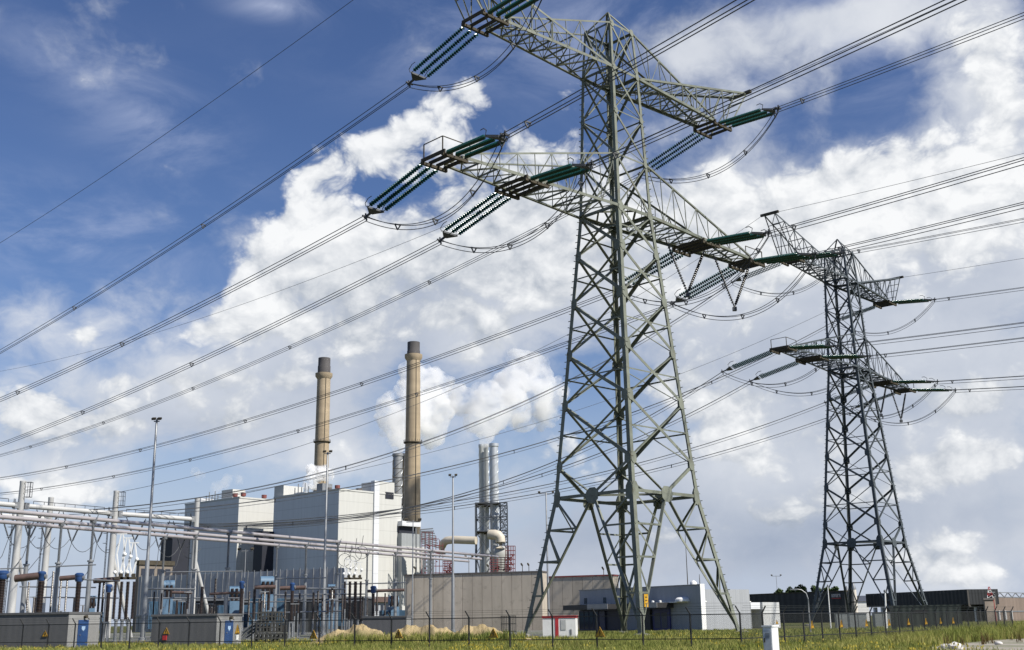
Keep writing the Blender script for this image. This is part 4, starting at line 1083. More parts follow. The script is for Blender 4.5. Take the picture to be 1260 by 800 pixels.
blue_head(360, 717, 727, 5.5, 4.6, 140, 'blue headed instrument transformer among brown columns beside the steel rack')
blue_head(459.5, 721, 730, 6.5, 4.2, 150, 'blue headed instrument transformer before the low workshop roof')
# brown post insulators on pedestals --------------------------------------
pi_cache = {}
def post_ins(px, y0, y1, w, depth, label, m_=None):
    b, zt = col_at(px, y0, depth); zb = max(.4, at(px, y1, depth).z); rr_ = w * depth / FPX / 2
    r = empty('post_insulator', b, 0, label, 'insulator', 'brown post insulators of the switchyard')
    MB().lathe((0, 0, 0), ribbed(rr_, zb, zt, max(6, int((zt - zb) / .16))), 10).build('insulator', m_ or m_brown, r)
    pd = MB(); pd.lathe((0, 0, 0), [(.22, 0), (.22, .15), (rr_ * .7, .2), (rr_ * .7, zb - .02)], 8); pd.build('pedestal', m_galv, r)
PIL = [(36, 716, 752, 2.6, 118, 'right behind the leftmost slender busbar post'), (66, 703, 753, 2.8, 120, 'beside the middle slender busbar post'), (75.5, 713, 752, 2.6, 121, 'right of the middle slender busbar post'), (83, 713, 752, 2.6, 121, 'left of the third blue head'),
       (123, 717, 758, 3.2, 124, 'first of two at the right edge of the left cabin'), (128.3, 716, 760, 2.8, 124, 'second of two at the right edge of the left cabin'),
       (178, 724, 764, 2.6, 150, 'behind the first tall lamp mast'), (190, 728, 756, 2.4, 165, 'above the left part of the second cabin'), (198, 727, 757, 2.6, 165, 'left of the busbar post above the second cabin'), (218, 741, 756, 3.0, 160, 'short one above the middle of the second cabin'),
       (249, 722, 757, 4.4, 138, 'thick one right of the third gantry column'), (265.5, 712, 757, 3.0, 140, 'tall one above the second cabin corner'),
       (307, 728, 764, 2.6, 145, 'left of the steel rack'), (313.5, 725, 762, 4.0, 142, 'above the left end of the steel rack'), (322, 730, 764, 2.4, 160, 'behind the steel rack, left one'), (331, 724, 751, 4.2, 142, 'above the middle of the steel rack'),
       (351.5, 728, 762, 3.0, 145, 'right end of the steel rack'), (369, 730, 768, 2.5, 150, 'left of the post before the finned wall'), (386, 729, 762, 3.2, 150, 'first of two before the finned wall'), (391.5, 727, 765, 2.4, 150, 'second of two before the finned wall'),
       (397, 731, 764, 2.4, 160, 'just left of the second tall lamp mast'), (408.5, 728, 764, 3.6, 150, 'just right of the second tall lamp mast'), (421.5, 731, 766, 2.4, 165, 'left of the slim pantographs'), (446.5, 734, 764, 2.4, 160, 'right of the slim pantographs'),
       (452, 735, 757, 2.2, 165, 'behind the busbar post before the workshop'), (464, 727, 757, 2.2, 152, 'right of the fourth blue head'), (474, 730, 757, 2.2, 155, 'before the workshop windows')]
for x, y0, y1, w, d, lb in PIL: post_ins(x, y0, y1, w, d, 'dark brown post insulator, ' + lb)
# rust coloured connecting pipes and grey rails
def pipe(name, pts, r, m_, label, cat, group):
    o = MB().tube([p - pts[0] for p in pts], r, 10).build(name, m_, None, True); o.location = pts[0]; return tag(o, label, cat, group)
RP = [((19, 712), (49, 708.5), 112, .36, 'thick one beside the thick dark column'), ((74, 712), (97, 710), 118, .26, 'left of the third blue head'), ((115.5, 715), (147, 712.5), 124, .27, 'before the second gantry column'),
      ((313.5, 722.8), (339, 722.2), 141, .24, 'left one above the steel rack'), ((345, 724), (376, 723), 142, .26, 'right one above the steel rack'), ((452, 727.5), (498, 726), 152, .2, 'beside the concrete hall'), ((212, 729), (236, 729.5), 150, .18, 'above the second cabin'), ((258, 731), (300, 729), 140, .16, 'before the light blue tanks')]
for a_, b_, d, r_, lb in RP: pipe('connecting_pipe', [at(*a_, d), at(*b_, d)], r_, m_rust, 'rust brown horizontal pipe, ' + lb, 'pipe', 'rust brown pipes of the switchyard')
GRL = [((0, 700), (30, 699), 130, .07, 'left of the first column'), ((60, 697.5), (118, 695), 128, .07, 'left of the second column'), ((100, 713), (147, 715), 122, .08, 'behind the left cabin'), ((376, 724), (425, 725), 150, .12, 'before the finned wall'),
       ((180, 724.5), (240, 725), 152, .12, 'before the left part of the finned wall'), ((205, 704), (299, 703), 150, .08, 'high up before the finned wall'), ((340, 712), (402, 711), 150, .08, 'high up, left of the second lamp mast'), ((420, 719), (500, 717), 160, .08, 'before the white boiler house'), ((300, 755), (420, 752), 155, .1, 'low one behind the steel rack'), ((176, 736), (300, 736), 170, .1, 'before the dark relay hall, left part'), ((300, 741), (446, 739), 175, .1, 'before the dark relay hall, right part'), ((24, 722), (118, 723), 140, .09, 'behind the first blue heads'), ((336, 732), (450, 731), 160, .09, 'just below the light blue tanks'), ((40, 735), (146, 736), 150, .09, 'low one behind the left cabin')]
for a_, b_, d, r_, lb in GRL: pipe('busbar_rail', [at(*a_, d), at(*b_, d)], r_, m_galv, 'thin grey switchyard rail, ' + lb, 'rail', 'thin grey rails of the switchyard')
# slim grey posts filling the yard
slim = None; rs2 = random.Random(21)
for k in range(34):
    px = rs2.choice((rs2.uniform(175, 262), rs2.uniform(300, 446), rs2.uniform(300, 446), rs2.uniform(22, 118))); d_ = rs2.uniform(128, 185); p = ground_at(px, d_)
    if slim is None:
        slim = empty('slim_post', p); o = slim
        MB().lathe((0, 0, 0), [(.13, 0), (.13, .2), (.075, .25), (.075, 3.2)], 8).build('shaft', m_galv, slim)
        MB().lathe((0, 0, 0), ribbed(.13, 3.22, 4.9, 12), 8).build('insulator', m_brown, slim)
        cpx = MB(); cpx.bar((-.5, 0, 4.95), (.5, 0, 4.95), .1); cpx.build('cap_bar', m_galv, slim)
    else: o = copy_tree(slim, loc=p, rz=rs2.uniform(0, 3))
    o.scale = (1, 1, rs2.uniform(.75, 1.15))
    tag(o, 'slim grey post with a short brown top among the equipment of the switchyard', 'post', 'slim posts of the switchyard')
# dark steel rack stacked with frames
rk0 = ground_at(331, 104)
rack = empty('steel_rack', rk0, 0, 'dark grey rack of stacked steel frames standing behind the wire fence', 'rack')
x0, x1 = ground_at(313, 104).x - rk0.x, ground_at(349, 104).x - rk0.x; zt = at(331, 752, 104).z
m_rk = mat('weathered_rack', (.065, .065, .06), .7, .1, .25, 2)
for lvl in range(3):
    z0 = lvl * zt / 3; f = MB(); n_ = (7, 7, 6)[lvl]
    xa, xb = (x0, x0 + (x1 - x0) * (.42, .62, 1.0)[0] * 1.0) if False else (x0 + .12 * lvl, x1 - .25 * lvl)
    for k in range(n_ + 1):
        x = lerp(xa, xb, k / n_)
        for y in (0, 1.2): f.bar((x, y, z0), (x, y, z0 + zt / 3 - .04), .13)
        f.bar((x, 0, z0 + zt / 3 - .1), (x, 1.2, z0 + zt / 3 - .1), .1)
    for z in (z0 + .08, z0 + zt / 6, z0 + zt / 3 - .1):
        for y in (0, 1.2): f.bar((xa, y, z), (xb, y, z), .12)
    f.build('frame', m_rk, rack)
fp = MB()
for k in range(5): fp.box((lerp(x0, x1, .12 + .17 * k), .6, .02 + (k % 2) * zt / 3), .62, .9, zt / 3 - .3)
for k in range(5): MB().box((lerp(x0, x1, .1 + .2 * k), .62, .05 + (k % 3) * zt / 3), .55, .8, zt / 3 - .35).build('crate', mat('dark_crate', (.04, .038, .035), .8), rack)
# spare pipes leaning left of the rack
hz = MB(); q = ground_at(305, 104)
for k in range(4): hz.tube([Vector((.3 * k - 1.8, .2 * k, .05)), Vector((.3 * k + .2, .3 * k, 1.6)), Vector((.3 * k + .9, .3 * k, 2.1))], .09, 6)
hz.bar((-1.2, .3, .4), (.3, .3, .5), .1); hz.bar((-.6, .4, 1.1), (.9, .4, 1.2), .1)
o = hz.build('pipe_bundle', m_galvd); o.location = q; tag(o, 'bundle of bent grey pipes leaning left of the dark steel rack', 'pipes')
# light blue power transformers
def transformer(px, y0, y1, wpx, depth, label):
    b, zt = col_at(px, y0, depth); w = wpx * depth / FPX; zm = lerp(0, zt, .68)
    r = empty('power_transformer', b, R(20), label, 'transformer', 'light blue power transformers')
    MB().box((0, 0, .6), w * .62, 3.2, zm - .6).build('tank', m_lblue, r)
    c_ = MB(); c_.cone((-w * .32, 0, zt - 1.0), (w * .36, 0, zt - 1.0), 1.0, 1.0, 18); c_.build('conservator', m_lblue, r, True)
    st = MB()
    for x in (-w * .22, w * .22): st.bar((x, 0, zm), (x, 0, zt - 1.5), .25)
    st.build('conservator_support', m_lblue, r)
    for s_ in (-1, 1):
        rd = MB()
        for k in range(8): rd.box((s_ * (w * .32 + .15 + .22 * k), 0, 1.1), .1, 2.6, zm - 1.8)
        rd.bar((s_ * w * .3, 0, zm - .9), (s_ * (w * .32 + 1.9), 0, zm - .9), .22); rd.bar((s_ * w * .3, 0, 1.3), (s_ * (w * .32 + 1.9), 0, 1.3), .22)
        rd.build('radiator', mat('radiator_blue', (.07, .15, .24), .5), r)
    for x in (-w * .2, 0, w * .2):
        MB().lathe((x, -.9, 0), ribbed(.3, zm, zm + 2.2, 12), 10).build('bushing', m_brown, r)
    MB().box((0, 0, 0), w * .8, 3.6, .58).build('plinth', m_conc, r)
transformer(206, 714, 760, 24, 215, 'light blue power transformer left of the third gantry column')
transformer(291, 721, 760, 26, 210, 'light blue power transformer behind the second cabin, partly hidden')
transformer(329, 709, 760, 26, 205, 'largest light blue power transformer, behind the steel rack')
transformer(408, 719, 760, 14, 220, 'small blue power transformer behind the second lamp mast')
transformer(484, 733, 760, 16, 240, 'blue power transformer next to the concrete hall')
transformer(112, 733, 760, 18, 220, 'blue power transformer behind the left cabin')
# grey wall with tall fins
WA, WB_ = at_z(171, 707, 15.0), at_z(424, 695.5, 15.0)
wd = WB_ - WA; wd.z = 0; wl = wd.length; wd.normalize(); wn = Vector((wd.y, -wd.x, 0))
fw = empty('finned_wall', (WA.x, WA.y, 0), 0, 'long grey wall with tall upright fins in front of the boiler houses', 'wall')
MB().obox((0, 0, 0), wd * wl, -wn * 1.2, UPV * 14.4).build('wall', m_cladc, fw)
fin = None; m_fin = mat('fin_grey', (.20, .21, .22), .6, 0, .1, .3)
for k in range(33):
    q = wd * (wl * (k + .5) / 33)
    if fin is None:
        fin = MB().obox(-wd * .1, wd * .2, wn * .14, UPV * 14.75).build('fin', m_fin, fw); o = fin
    else: o = fin.copy(); COL.objects.link(o); o.parent = fw
    o.location = q
MB().obox(wn * .02 + UPV * 3.9, wd * wl, wn * .3, UPV * .5).build('cable_tray', m_galvd, fw)
# dark low hall behind the equipment
HA, HB = at(206, 738, 238), at(447, 735, 232)
hd_ = HB - HA; hd_.z = 0; hl_ = hd_.length; hd_.normalize(); hn_ = Vector((hd_.y, -hd_.x, 0))
dh = empty('relay_hall', (HA.x, HA.y, 0), 0, 'long low black hall behind the brown insulators, in front of the finned wall', 'building')
MB().obox((0, 0, 0), hd_ * hl_, -hn_ * 8, UPV * (HA.z - .4)).build('wall', m_cladd, dh)
MB().obox(-hd_ * .3 + hn_ * .3 + UPV * (HA.z - .38), hd_ * (hl_ + .6), -hn_ * 8.6, UPV * .38).build('roof', m_galvd, dh)
for k in range(9):
    MB().obox(hd_ * (hl_ * (.05 + .105 * k)) + hn_ * .05, hd_ * 2.0, -hn_ * .1, UPV * 2.6).build('door', mat('hall_door', (.07, .075, .08), .6), dh)
# dark blocks at the left of the plant
C = at(190, 690, 320); r = empty('brick_shed', (C.x, C.y, 0), 0, 'grey brown flat shed left of the lower boiler house', 'building')
w_ = slide(C, DR, 213); wl0 = slide(C, DR, 172); MB().obox(DR * wl0, DR * (w_ - wl0), DL * 1.5, UPV * (C.z - 1.2)).build('wall', mat('shed_brown', (.20, .17, .14), .8, 0, .15, .3), r)
MB().obox(DR * (wl0 - .4) - DL * .4 + UPV * (C.z - 1.18), DR * (w_ - wl0 + .8), DL * 2.3, UPV * 1.2).build('roof', m_dark, r)
for k in range(4): MB().obox(DR * (wl0 + (w_ - wl0) * (.06 + .24 * k)) + UPV * (C.z - 4.4) - DL * .08, DR * (w_ - wl0) * .15, DL * .12, UPV * 2.2).build('window', m_glass, r)
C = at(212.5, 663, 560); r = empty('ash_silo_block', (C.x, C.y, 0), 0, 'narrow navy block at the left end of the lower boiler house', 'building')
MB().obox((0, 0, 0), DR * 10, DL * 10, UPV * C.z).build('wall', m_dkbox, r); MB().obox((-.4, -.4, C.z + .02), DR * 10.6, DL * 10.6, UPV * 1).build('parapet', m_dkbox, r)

# small grey cabins with blue doors ---------------------------------------
m_cab = clad('cabin_grey', (.125, .125, .128), .45, .05, .06)
m_cab_lit = clad('cabin_lit_side', (.26, .26, .255), .45, .05, .06)  # lighter copy of the cabin grey that paints sunlight on the side wall
CF, CS = azdir(-76), azdir(14)
def triangle_sign(parent, p, right, size, name='warning_sign'):
    """yellow warning triangle standing at p, facing the viewer side"""
    right = right.normalized(); n = right.cross(UPV); o_ = p
    s_ = MB(); h = size * .88
    T = [o_ - right * size / 2, o_ + right * size / 2, o_ + UPV * h]
    s_.add([t + n * .03 for t in T] + [t for t in T], [(0, 1, 2), (5, 4, 3), (0, 3, 4, 1), (1, 4, 5, 2), (2, 5, 3, 0)])
    b_ = s_.build(name, m_yel, parent)
    k = MB(); c_ = o_ + UPV * h * .36
    def lin(a, b, w):
        a, b = c_ + right * a[0] * size + UPV * a[1] * size + n * .04, c_ + right * b[0] * size + UPV * b[1] * size + n * .04
        k.bar(a, b, w * size, .012, n)
    lin((.05, .26), (-.06, .02), .07); lin((-.06, .02), (.05, .03), .06); lin((.05, .03), (-.02, -.2), .06)
    lin((-.40, -.26), (.40, -.26), .045); lin((-.42, -.26), (0, .50), .045); lin((.42, -.26), (0, .50), .045)
    k.build('lightning_bolt', m_black, b_)
    return b_
def cabin(px, ytop, depth, px_l, px_s, label, door=None, extras=True):
    C = at(px, ytop, depth); h = C.z; b = Vector((C.x, C.y, 0))
    r = empty('switchgear_cabin', b, 0, label, 'cabin', 'grey switchgear cabins')
    lf = slide(C, CF, px_l); ls = slide(C, CS, px_s)
    MB().obox((0, 0, 0), CF * lf, CS * ls, UPV * (h - .16)).build('wall', m_cab, r)
    MB().obox(CS * .02 - CF * .015, CF * .012, CS * (ls - .04), UPV * (h - .18)).build('lit_side_sheet', m_cab_lit, r)
    MB().obox(-CF * .08 - CS * .08 + UPV * (h - .158), CF * (lf + .16), CS * (ls + .16), UPV * .16).build('roof', m_cab, r)
    if door:
        d0, d1 = slide(C, CS, door[0]), slide(C, CS, door[1])
        d_ = MB().obox(CS * d0 - CF * .06, CF * .03, CS * (d1 - d0), UPV * (h * .78)).build('door', m_blue, r)
        w = d1 - d0; q = CS * (d0 + w * .5) - CF * .075 + UPV * h * .55
        bd = MB(); bd.add([q + CS * a * w + UPV * z * w for a, z in ((-.17, .12), (.17, .12), (.17, -.03), (0, -.17), (-.17, -.03))], [(0, 1, 2, 3, 4)])
        bd.build('door_badge', mat('badge_pale_blue', (.34, .48, .66), .5), d_)
        hd = MB(); hd.bar(CS * (d0 + w * .12) - CF * .1 + UPV * 1.05, CS * (d0 + w * .26) - CF * .1 + UPV * 1.05, .05); hd.build('handle', m_galv, d_)
        lp = MB(); p = CS * (d0 + w * .55) - CF * .02 + UPV * (h * .87); lp.cone(p, p - CF * .28, .1, .14, 10); lp.bar(p - CF * .2, p - CF * .25 + CS * .35 - UPV * .2, .05); lp.build('wall_lamp', m_dark, r)
    return r, C, h
c1_, C1, hc = cabin(85, 753, 92, -18, 123.5, 'dark grey switchgear cabin with blue door, at the left edge of the photo', (97, 109.5))
triangle_sign(c1_, CF * slide(C1, CF, 58) - CS * .03 + UPV * .95, -CF, .55)
c2_, C2, hc2 = cabin(267, 755, 94, 187.5, 298, 'dark grey switchgear cabin with blue door, between lamp mast and steel rack', (277, 287))
triangle_sign(c2_, CF * slide(C2, CF, 206) - CS * .03 + UPV * 1.0, -CF, .6)
MB().obox(CF * slide(C2, CF, 202.5) - CS * .12 + UPV * .55, -CF * .35, CS * .1, UPV * .35).build('red_box', m_red, c2_)
q = CS * slide(C2, CS, 292.5) - CF * .04 + UPV * .95
triangle_sign(c2_, q, CS, .85)
MB().obox(q - CS * .2 - UPV * .5 - CF * .0, CS * .4, -CF * .03, UPV * .4).build('prohibition_sign', m_white, c2_)
c3_, C3, hc3 = cabin(500, 757.5, 118, 446.5, 506, 'plain grey low cabin left of the concrete hall, behind the sand heaps', None)

# lamp masts ---------------------------------------------------------------
def lamp(px, py, h, label, heads=2, w=.8, group='tall lamp masts', rb=.2):
    T = at_z(px, py, h); r = empty('lamp_mast', (T.x, T.y, 0), 0, label, 'lamp post', group)
    MB().lathe((0, 0, 0), [(rb * 1.5, 0), (rb * 1.5, .35), (rb, .4), (rb * .85, h * .35), (rb * .62, h * .36), (rb * .42, h - .1), (rb * .2, h)], 12).build('mast', m_galv, r, True)
    MB().bar((-w, 0, h - .25), (w, 0, h - .25), .12).build('crossarm', m_galvd, r)
    for s_ in (-1, 1):
        f = MB(); c = Vector((s_ * w, 0, h - .15))
        f.obox(c + Vector((-.22, -.28, 0)), Vector((.44, 0, .0)), Vector((0, .5, .2)), Vector((0, -.1, .22))); f.build('floodlight', m_dark, r)
    return r
lamp(193.0, 516, 26, 'tallest grey lamp mast, in front of the second switchgear cabin', rb=.30, w=.34)
lamp(403.2, 556, 26, 'grey lamp mast in front of the tall boiler house corner', rb=.30, w=.45)
lamp(557.3, 585, 25, 'grey lamp mast in front of the concrete hall', rb=.29, w=.5)
lamp(671.8, 606, 25, 'grey lamp mast seen through the left leg of the big green pylon', w=1.3, rb=.28)
lamp(302.5, 676, 13, 'slim grey lamp post with two arms before the lower boiler house', w=1.0, rb=.13)
lamp(508.3, 640, 15, 'slim lamp post with short arms before the low annex', w=.9, rb=.14)
lamp(955, 708, 14, 'distant grey floodlight mast above the black warehouse', w=1.4, rb=.16)
lamp(577, 685, 14.2, 'short dark pole with a head at the end of the busbar tubes', w=.7, rb=.2)
#PART5
# ------------------------------------------------------------------ concrete hall
m_panel = mat('concrete_panel', (.46, .405, .335), .85, 0, .13, .3, .15, (1, 1, .25), island=.09)
rust_patches(m_panel, (.20, .18, .15), .45)
m_cope = mat('coping', (.10, .09, .085), .7, 0, .15, 1)
m_redcope = mat('red_coping', (.28, .07, .06), .6, 0, .15, 1)
def panel_hall(pl, pr, z, depth_back, n_, label, cope):
    A, B = at_z(*pl, z), at_z(*pr, z); d = B - A; d.z = 0; L = d.length; d.normalize(); n = Vector((d.y, -d.x, 0))
    r = empty('concrete_hall', (A.x, A.y, 0), 0, label, 'building', 'concrete panel halls')
    w = MB(); w.obox(d * .1 - n * .3, d * (L - .2), -n * (depth_back - .4), UPV * (z - .3))
    for k in range(n_): w.obox(d * (L * k / n_ + .03), d * (L / n_ - .06), -n * .28, UPV * (z - .28))
    ns = 4
    for k in range(ns):
        w.obox(d * L - n * (.3 + (depth_back - .3) * k / ns + .02), -d * .25, -n * ((depth_back - .3) / ns - .05), UPV * (z - .28))
    w.build('wall', m_panel, r)
    MB().obox(-d * .12 + n * .12 + UPV * (z - .27), d * (L + .24), -n * (depth_back + .2), UPV * .27).build('roof', cope, r)
    return r, A, d, n, L
h1_, HA1, hd1, hn1, hl1 = panel_hall((498.5, 707), (666.5, 702.3), 10.0, 3, 14, 'beige concrete panel hall with dark roof edge behind the sand heaps', m_cope)
h2_, HA2, hd2, hn2, hl2 = panel_hall((667, 709.5), (754.5, 706.8), 10.0, 3, 7, 'grey concrete panel hall with red roof edge behind the control building', m_redcope)
for px in (510, 600, 642, 650): 
    t = slide(Vector((HA1.x, HA1.y, 10)), hd1, px); k = MB(); k.bar(hd1 * t + UPV * 10 - hn1 * .4, hd1 * t + UPV * 11 - hn1 * .4, .12); k.bar(hd1 * t + UPV * 11 - hn1 * .4, hd1 * t + UPV * 11.3 + hn1 * .3, .22); k.build('roof_lamp', m_dark, h1_)
t = slide(Vector((HA2.x, HA2.y, 10)), hd2, 742); k = MB(); k.bar(hd2 * t + UPV * 10 - hn2 * .4, hd2 * t + UPV * 11 - hn2 * .4, .12); k.bar(hd2 * t + UPV * 11 - hn2 * .4, hd2 * t + UPV * 11.4 + hn2 * .4, .24); k.build('roof_lamp', m_dark, h2_)
# ------------------------------------------------------------------ control building
A, B = at_z(713, 725.5, 6.4), at_z(861.5, 718, 6.4); cd = B - A; cd.z = 0; cl = cd.length; cd.normalize(); cn = Vector((cd.y, -cd.x, 0))
cb = empty('control_building', (A.x, A.y, 0), 0, 'grey blue sheet clad control building with white corner and navy entrances, behind the big pylon', 'building')
AT = Vector((A.x, A.y, 6.4)); cs = lambda px: slide(AT, cd, px)
MB().obox((0, 0, 0), cd * cl, -cn * .7, UPV * 6.2).build('wall', m_cladc, cb)
MB().obox(-cd * .1 + cn * .1 + UPV * 6.205, cd * (cl + .1), -cn * .9, UPV * .12).build('coping', m_galv, cb)
MB().obox(cd * .3 - cn * .72, cd * (cl - .6), -cn * 9, UPV * 5.6).build('rear_hall', m_cladc, cb)
MB().obox(cd * (cl - .1) + cn * .05, cd * .14, -cn * .8, UPV * 6.35).build('white_corner', m_white, cb)
m_blk_shade = mat('black_and_canopy_shade', (.022, .022, .024), .5, 0, .1, 1); m_can_lit = mat('canopy_lit_side', (.34, .33, .33), .5, 0, .08, 1)  # canopy light painted in: shade side black, lit side grey
def entrance(px0, pxm, px1, ztop, label_):
    a, m_, b = cs(px0), cs(pxm), cs(px1)
    ca = MB().obox(cd * a + cn * 3.2 + UPV * (ztop - .75), cd * (b - a), -cn * 3.1, UPV * .75).build('canopy', m_blk_shade, cb)
    MB().obox(cd * m_ + cn * 3.24 + UPV * (ztop - .74), cd * (b - m_ + .04), -cn * .04, UPV * .78).build('canopy_lit_face', m_can_lit, ca)
    return a, m_, b
a, m_, b = entrance(712, 742, 767, 3.9, '')
navy = mat('navy_frame', (.022, .028, .085), .45, 0, .1, 1)
def glazing(a, b, z1, n_, out):
    f = MB()
    for k in range(n_ + 1): f.bar(cd * lerp(a, b, k / n_) + cn * out, cd * lerp(a, b, k / n_) + cn * out + UPV * z1, .16, .16)
    for z in (.1, z1 - .1): f.bar(cd * a + cn * out + UPV * z, cd * b + cn * out + UPV * z, .15, .15)
    e = f.build('entrance_frame', navy, cb)
    for k in range(n_):
        MB().obox(cd * (lerp(a, b, k / n_) + .08) + cn * (out - .03), cd * ((b - a) / n_ - .16), cn * .03, UPV * (z1 - .1)).build('pane', m_glass, e)
MB().obox(cd * cs(716.5) + cn * .7, cd * (cs(766) - cs(716.5)), -cn * .65, UPV * 3.1).build('entrance_recess', mat('navy_wall', (.012, .014, .04), .5), cb)
glazing(cs(718), cs(741), 3.0, 4, .95); 
MB().obox(cd * cs(742.5) + cn * 1.0, cd * (cs(749) - cs(742.5)), -cn * .25, UPV * 2.9).build('entrance_door', navy, cb)
entrance(786, 797, 828, 3.9, '')
MB().obox(cd * cs(790) + cn * .6, cd * (cs(802) - cs(790)), -cn * .5, UPV * 3.1).build('entrance_recess', m_blk_shade, cb)
dd = MB().obox(cd * cs(803) + cn * .3, cd * (cs(824) - cs(803)), -cn * .25, UPV * 3.1).build('roller_door', mat('navy_door', (.03, .035, .15), .45, 0, .1, 1), cb)
for i in range(2):
    MB().obox(cd * lerp(cs(803), cs(824), .14 + .40 * i) + cn * .34 + UPV * .3, cd * (cs(824) - cs(803)) * .32, -cn * .05, UPV * 2.2).build('door_leaf', mat('door_grey', (.07, .075, .10), .5), dd)
for px in (718.5, 742): MB().obox(cd * cs(px) + cn * .05 + UPV * 4.1, cd * .75, -cn * .1, UPV * .9).build('window', m_glass, cb)
ms = MB(); ms.tube([cd * cs(838.5) - cn * 1.2 + UPV * 6.4, cd * cs(838.5) - cn * 1.2 + UPV * 13.6], .07, 6, .03); ms.build('mast', m_dark, cb)
ms = MB(); ms.tube([cd * cs(858.5) - cn * .4 + UPV * 6.4, cd * cs(858.5) - cn * .4 + UPV * 7.7], .06, 6, .03); ms.build('mast', m_dark, cb)
MB().lathe(cd * cs(843) - cn * 1.6 + UPV * 5.6, [(.5, 0), (.5, 1.0), (.35, 1.2), (.1, 1.35)], 14).build('roof_dome', m_white, cb, True)
for px in (812, 821): MB().lathe(cd * cs(px) + cn * 1.5 + UPV * 3.93, [(.2, 0), (.2, .25), (.05, .3)], 8).build('vent_cap', m_white, cb)
# white low building on the right with a dark gateway: runs on from the white corner
Bq = Vector((B.x, B.y, 0)) + azdir(41) * .75; Bq.z = at(864, 740.8, Bq.y).z
wdz = Bq.z; sd_ = azdir(41); sn_ = Vector((sd_.y, -sd_.x, 0))
wb = empty('gate_building', (Bq.x, Bq.y, 0), 0, 'low pale corrugated building with a dark gateway, right of the control building', 'building')
BT = Vector((Bq.x, Bq.y, Bq.z)); ss = lambda px: slide(BT, sd_, px)
MB().obox((0, 0, 0), sd_ * ss(923.5), -cd * 20, UPV * wdz).build('wall', m_cladw, wb)
MB().obox(sd_ * ss(938), sd_ * (ss(958.5) - ss(938)), -sn_ * 9, UPV * wdz).build('wall', m_cladw, wb)
MB().obox(sd_ * (ss(923.5) + .02) - sn_ * .4 + UPV * (wdz - 1.0), sd_ * (ss(938) - ss(923.5) - .04), -sn_ * 8, UPV * .98).build('lintel', m_cladg_lift, wb)
MB().obox(sd_ * (ss(923.5) + .02) - sn_ * 5, sd_ * (ss(938) - ss(923.5) - .04), -sn_ * .3, UPV * (wdz - 1.02)).build('gate', m_cladd, wb)
MB().obox(sn_ * .08 + UPV * (wdz + .005), sd_ * ss(923.5), -sn_ * 9.1, UPV * .14).build('roof_edge', m_white, wb)
dm = sd_ * (ss(870) - .8) - sn_ * 3.5 + UPV * (wdz + .14)
MB().lathe(dm, [(1.2, 0), (1.15, .3), (.85, .55), (.25, .65)], 16).build('roof_dome', m_white, wb, True)
triangle_sign(wb, sd_ * ss(878.5) + sn_ * .03 + UPV * .55, sd_, 1.05)
triangle_sign(wb, sd_ * ss(954) + sn_ * .03 + UPV * .6, sd_, .7)
dpp = MB(); dpp.bar(sd_ * ss(922) + sn_ * .1, sd_ * ss(922) + sn_ * .1 + UPV * wdz, .12); dpp.build('drain_pipe', m_galvd, wb)
# white hut with red trim
Hc = at(707.8, 757.5, 112); hd0 = azdir(-82); hs0 = azdir(8); hut = empty('site_hut', (Hc.x, Hc.y, 0), 0, 'small white hut with red roof edge and red door, left of the control building', 'hut')
hw_ = slide(Hc, hd0, 667.5)
MB().obox((0, 0, 0), hd0 * hw_, hs0 * 2.4, UPV * (Hc.z - .2)).build('wall', m_white, hut)
MB().obox(-hd0 * .06 - hs0 * .06 + UPV * (Hc.z - .198), hd0 * (hw_ + .12), hs0 * 2.5, UPV * .2).build('roof', m_red, hut)
MB().obox(hd0 * slide(Hc, hd0, 687) - hs0 * .04, hd0 * .32, hs0 * .03, UPV * (Hc.z - .22)).build('door_frame', m_red, hut)
MB().obox(hd0 * slide(Hc, hd0, 696) - hs0 * .04 + UPV * .75, hd0 * .5, hs0 * .03, UPV * .95).build('window', mat('hut_window', (.45, .46, .45), .3), hut)
MB().obox(hd0 * slide(Hc, hd0, 703) - hs0 * .04 + UPV * .3, hd0 * .16, hs0 * .03, UPV * .5).build('meter_box', m_galvd, hut)
# dark rack near the left pylon foot
rp = ground_at(626, 105); rk = empty('tube_rack', rp, 0, 'small dark rack of upright bars beside the left foot of the big pylon', 'rack'); f = MB()
for k in range(9):
    x = -.65 + 1.3 * k / 8; f.bar((x, 0, 0), (x, 0, 2.1), .07); f.bar((x, .6, 0), (x, .6, 2.1), .07)
for z in (.1, .75, 1.4, 2.08):
    for y in (0, .6): f.bar((-.7, y, z), (.7, y, z), .07)
    f.bar((-.65, 0, z), (-.65, .6, z), .06); f.bar((.65, 0, z), (.65, .6, z), .06)
f.build('frame', m_rk, rk)
# ------------------------------------------------------------------ right hand background
def dark_hall(pl, pr, z, back, label, name='warehouse'):
    A, B = at_z(*pl, z), at_z(*pr, z); d = B - A; d.z = 0; L = d.length; d.normalize(); n = Vector((d.y, -d.x, 0))
    r = empty(name, (A.x, A.y, 0), 0, label, 'building', 'dark warehouses')
    return r, A, d, n, L
w1, WA1, dw1, nw1, lw1 = dark_hall((868, 733.5), (1038.5, 726.5), 8.0, 30, 'long black warehouse with a small red white sign behind the pylon legs')
MB().obox((0, 0, 0), dw1 * lw1, -nw1 * 3, UPV * 7.7).build('wall', m_cladd, w1)
MB().obox(-dw1 * .1 + nw1 * .1 + UPV * 7.705, dw1 * (lw1 + .2), -nw1 * 3.2, UPV * .3).build('roof', m_dark, w1)
WT = Vector((WA1.x, WA1.y, 6)); ts0, ts1 = slide(WT, dw1, 1024), slide(WT, dw1, 1035)
sg = MB(); zs = at(1029, 737, WA1.y - 22).z
n_l = 7; wl_ = (ts1 - ts0) / n_l
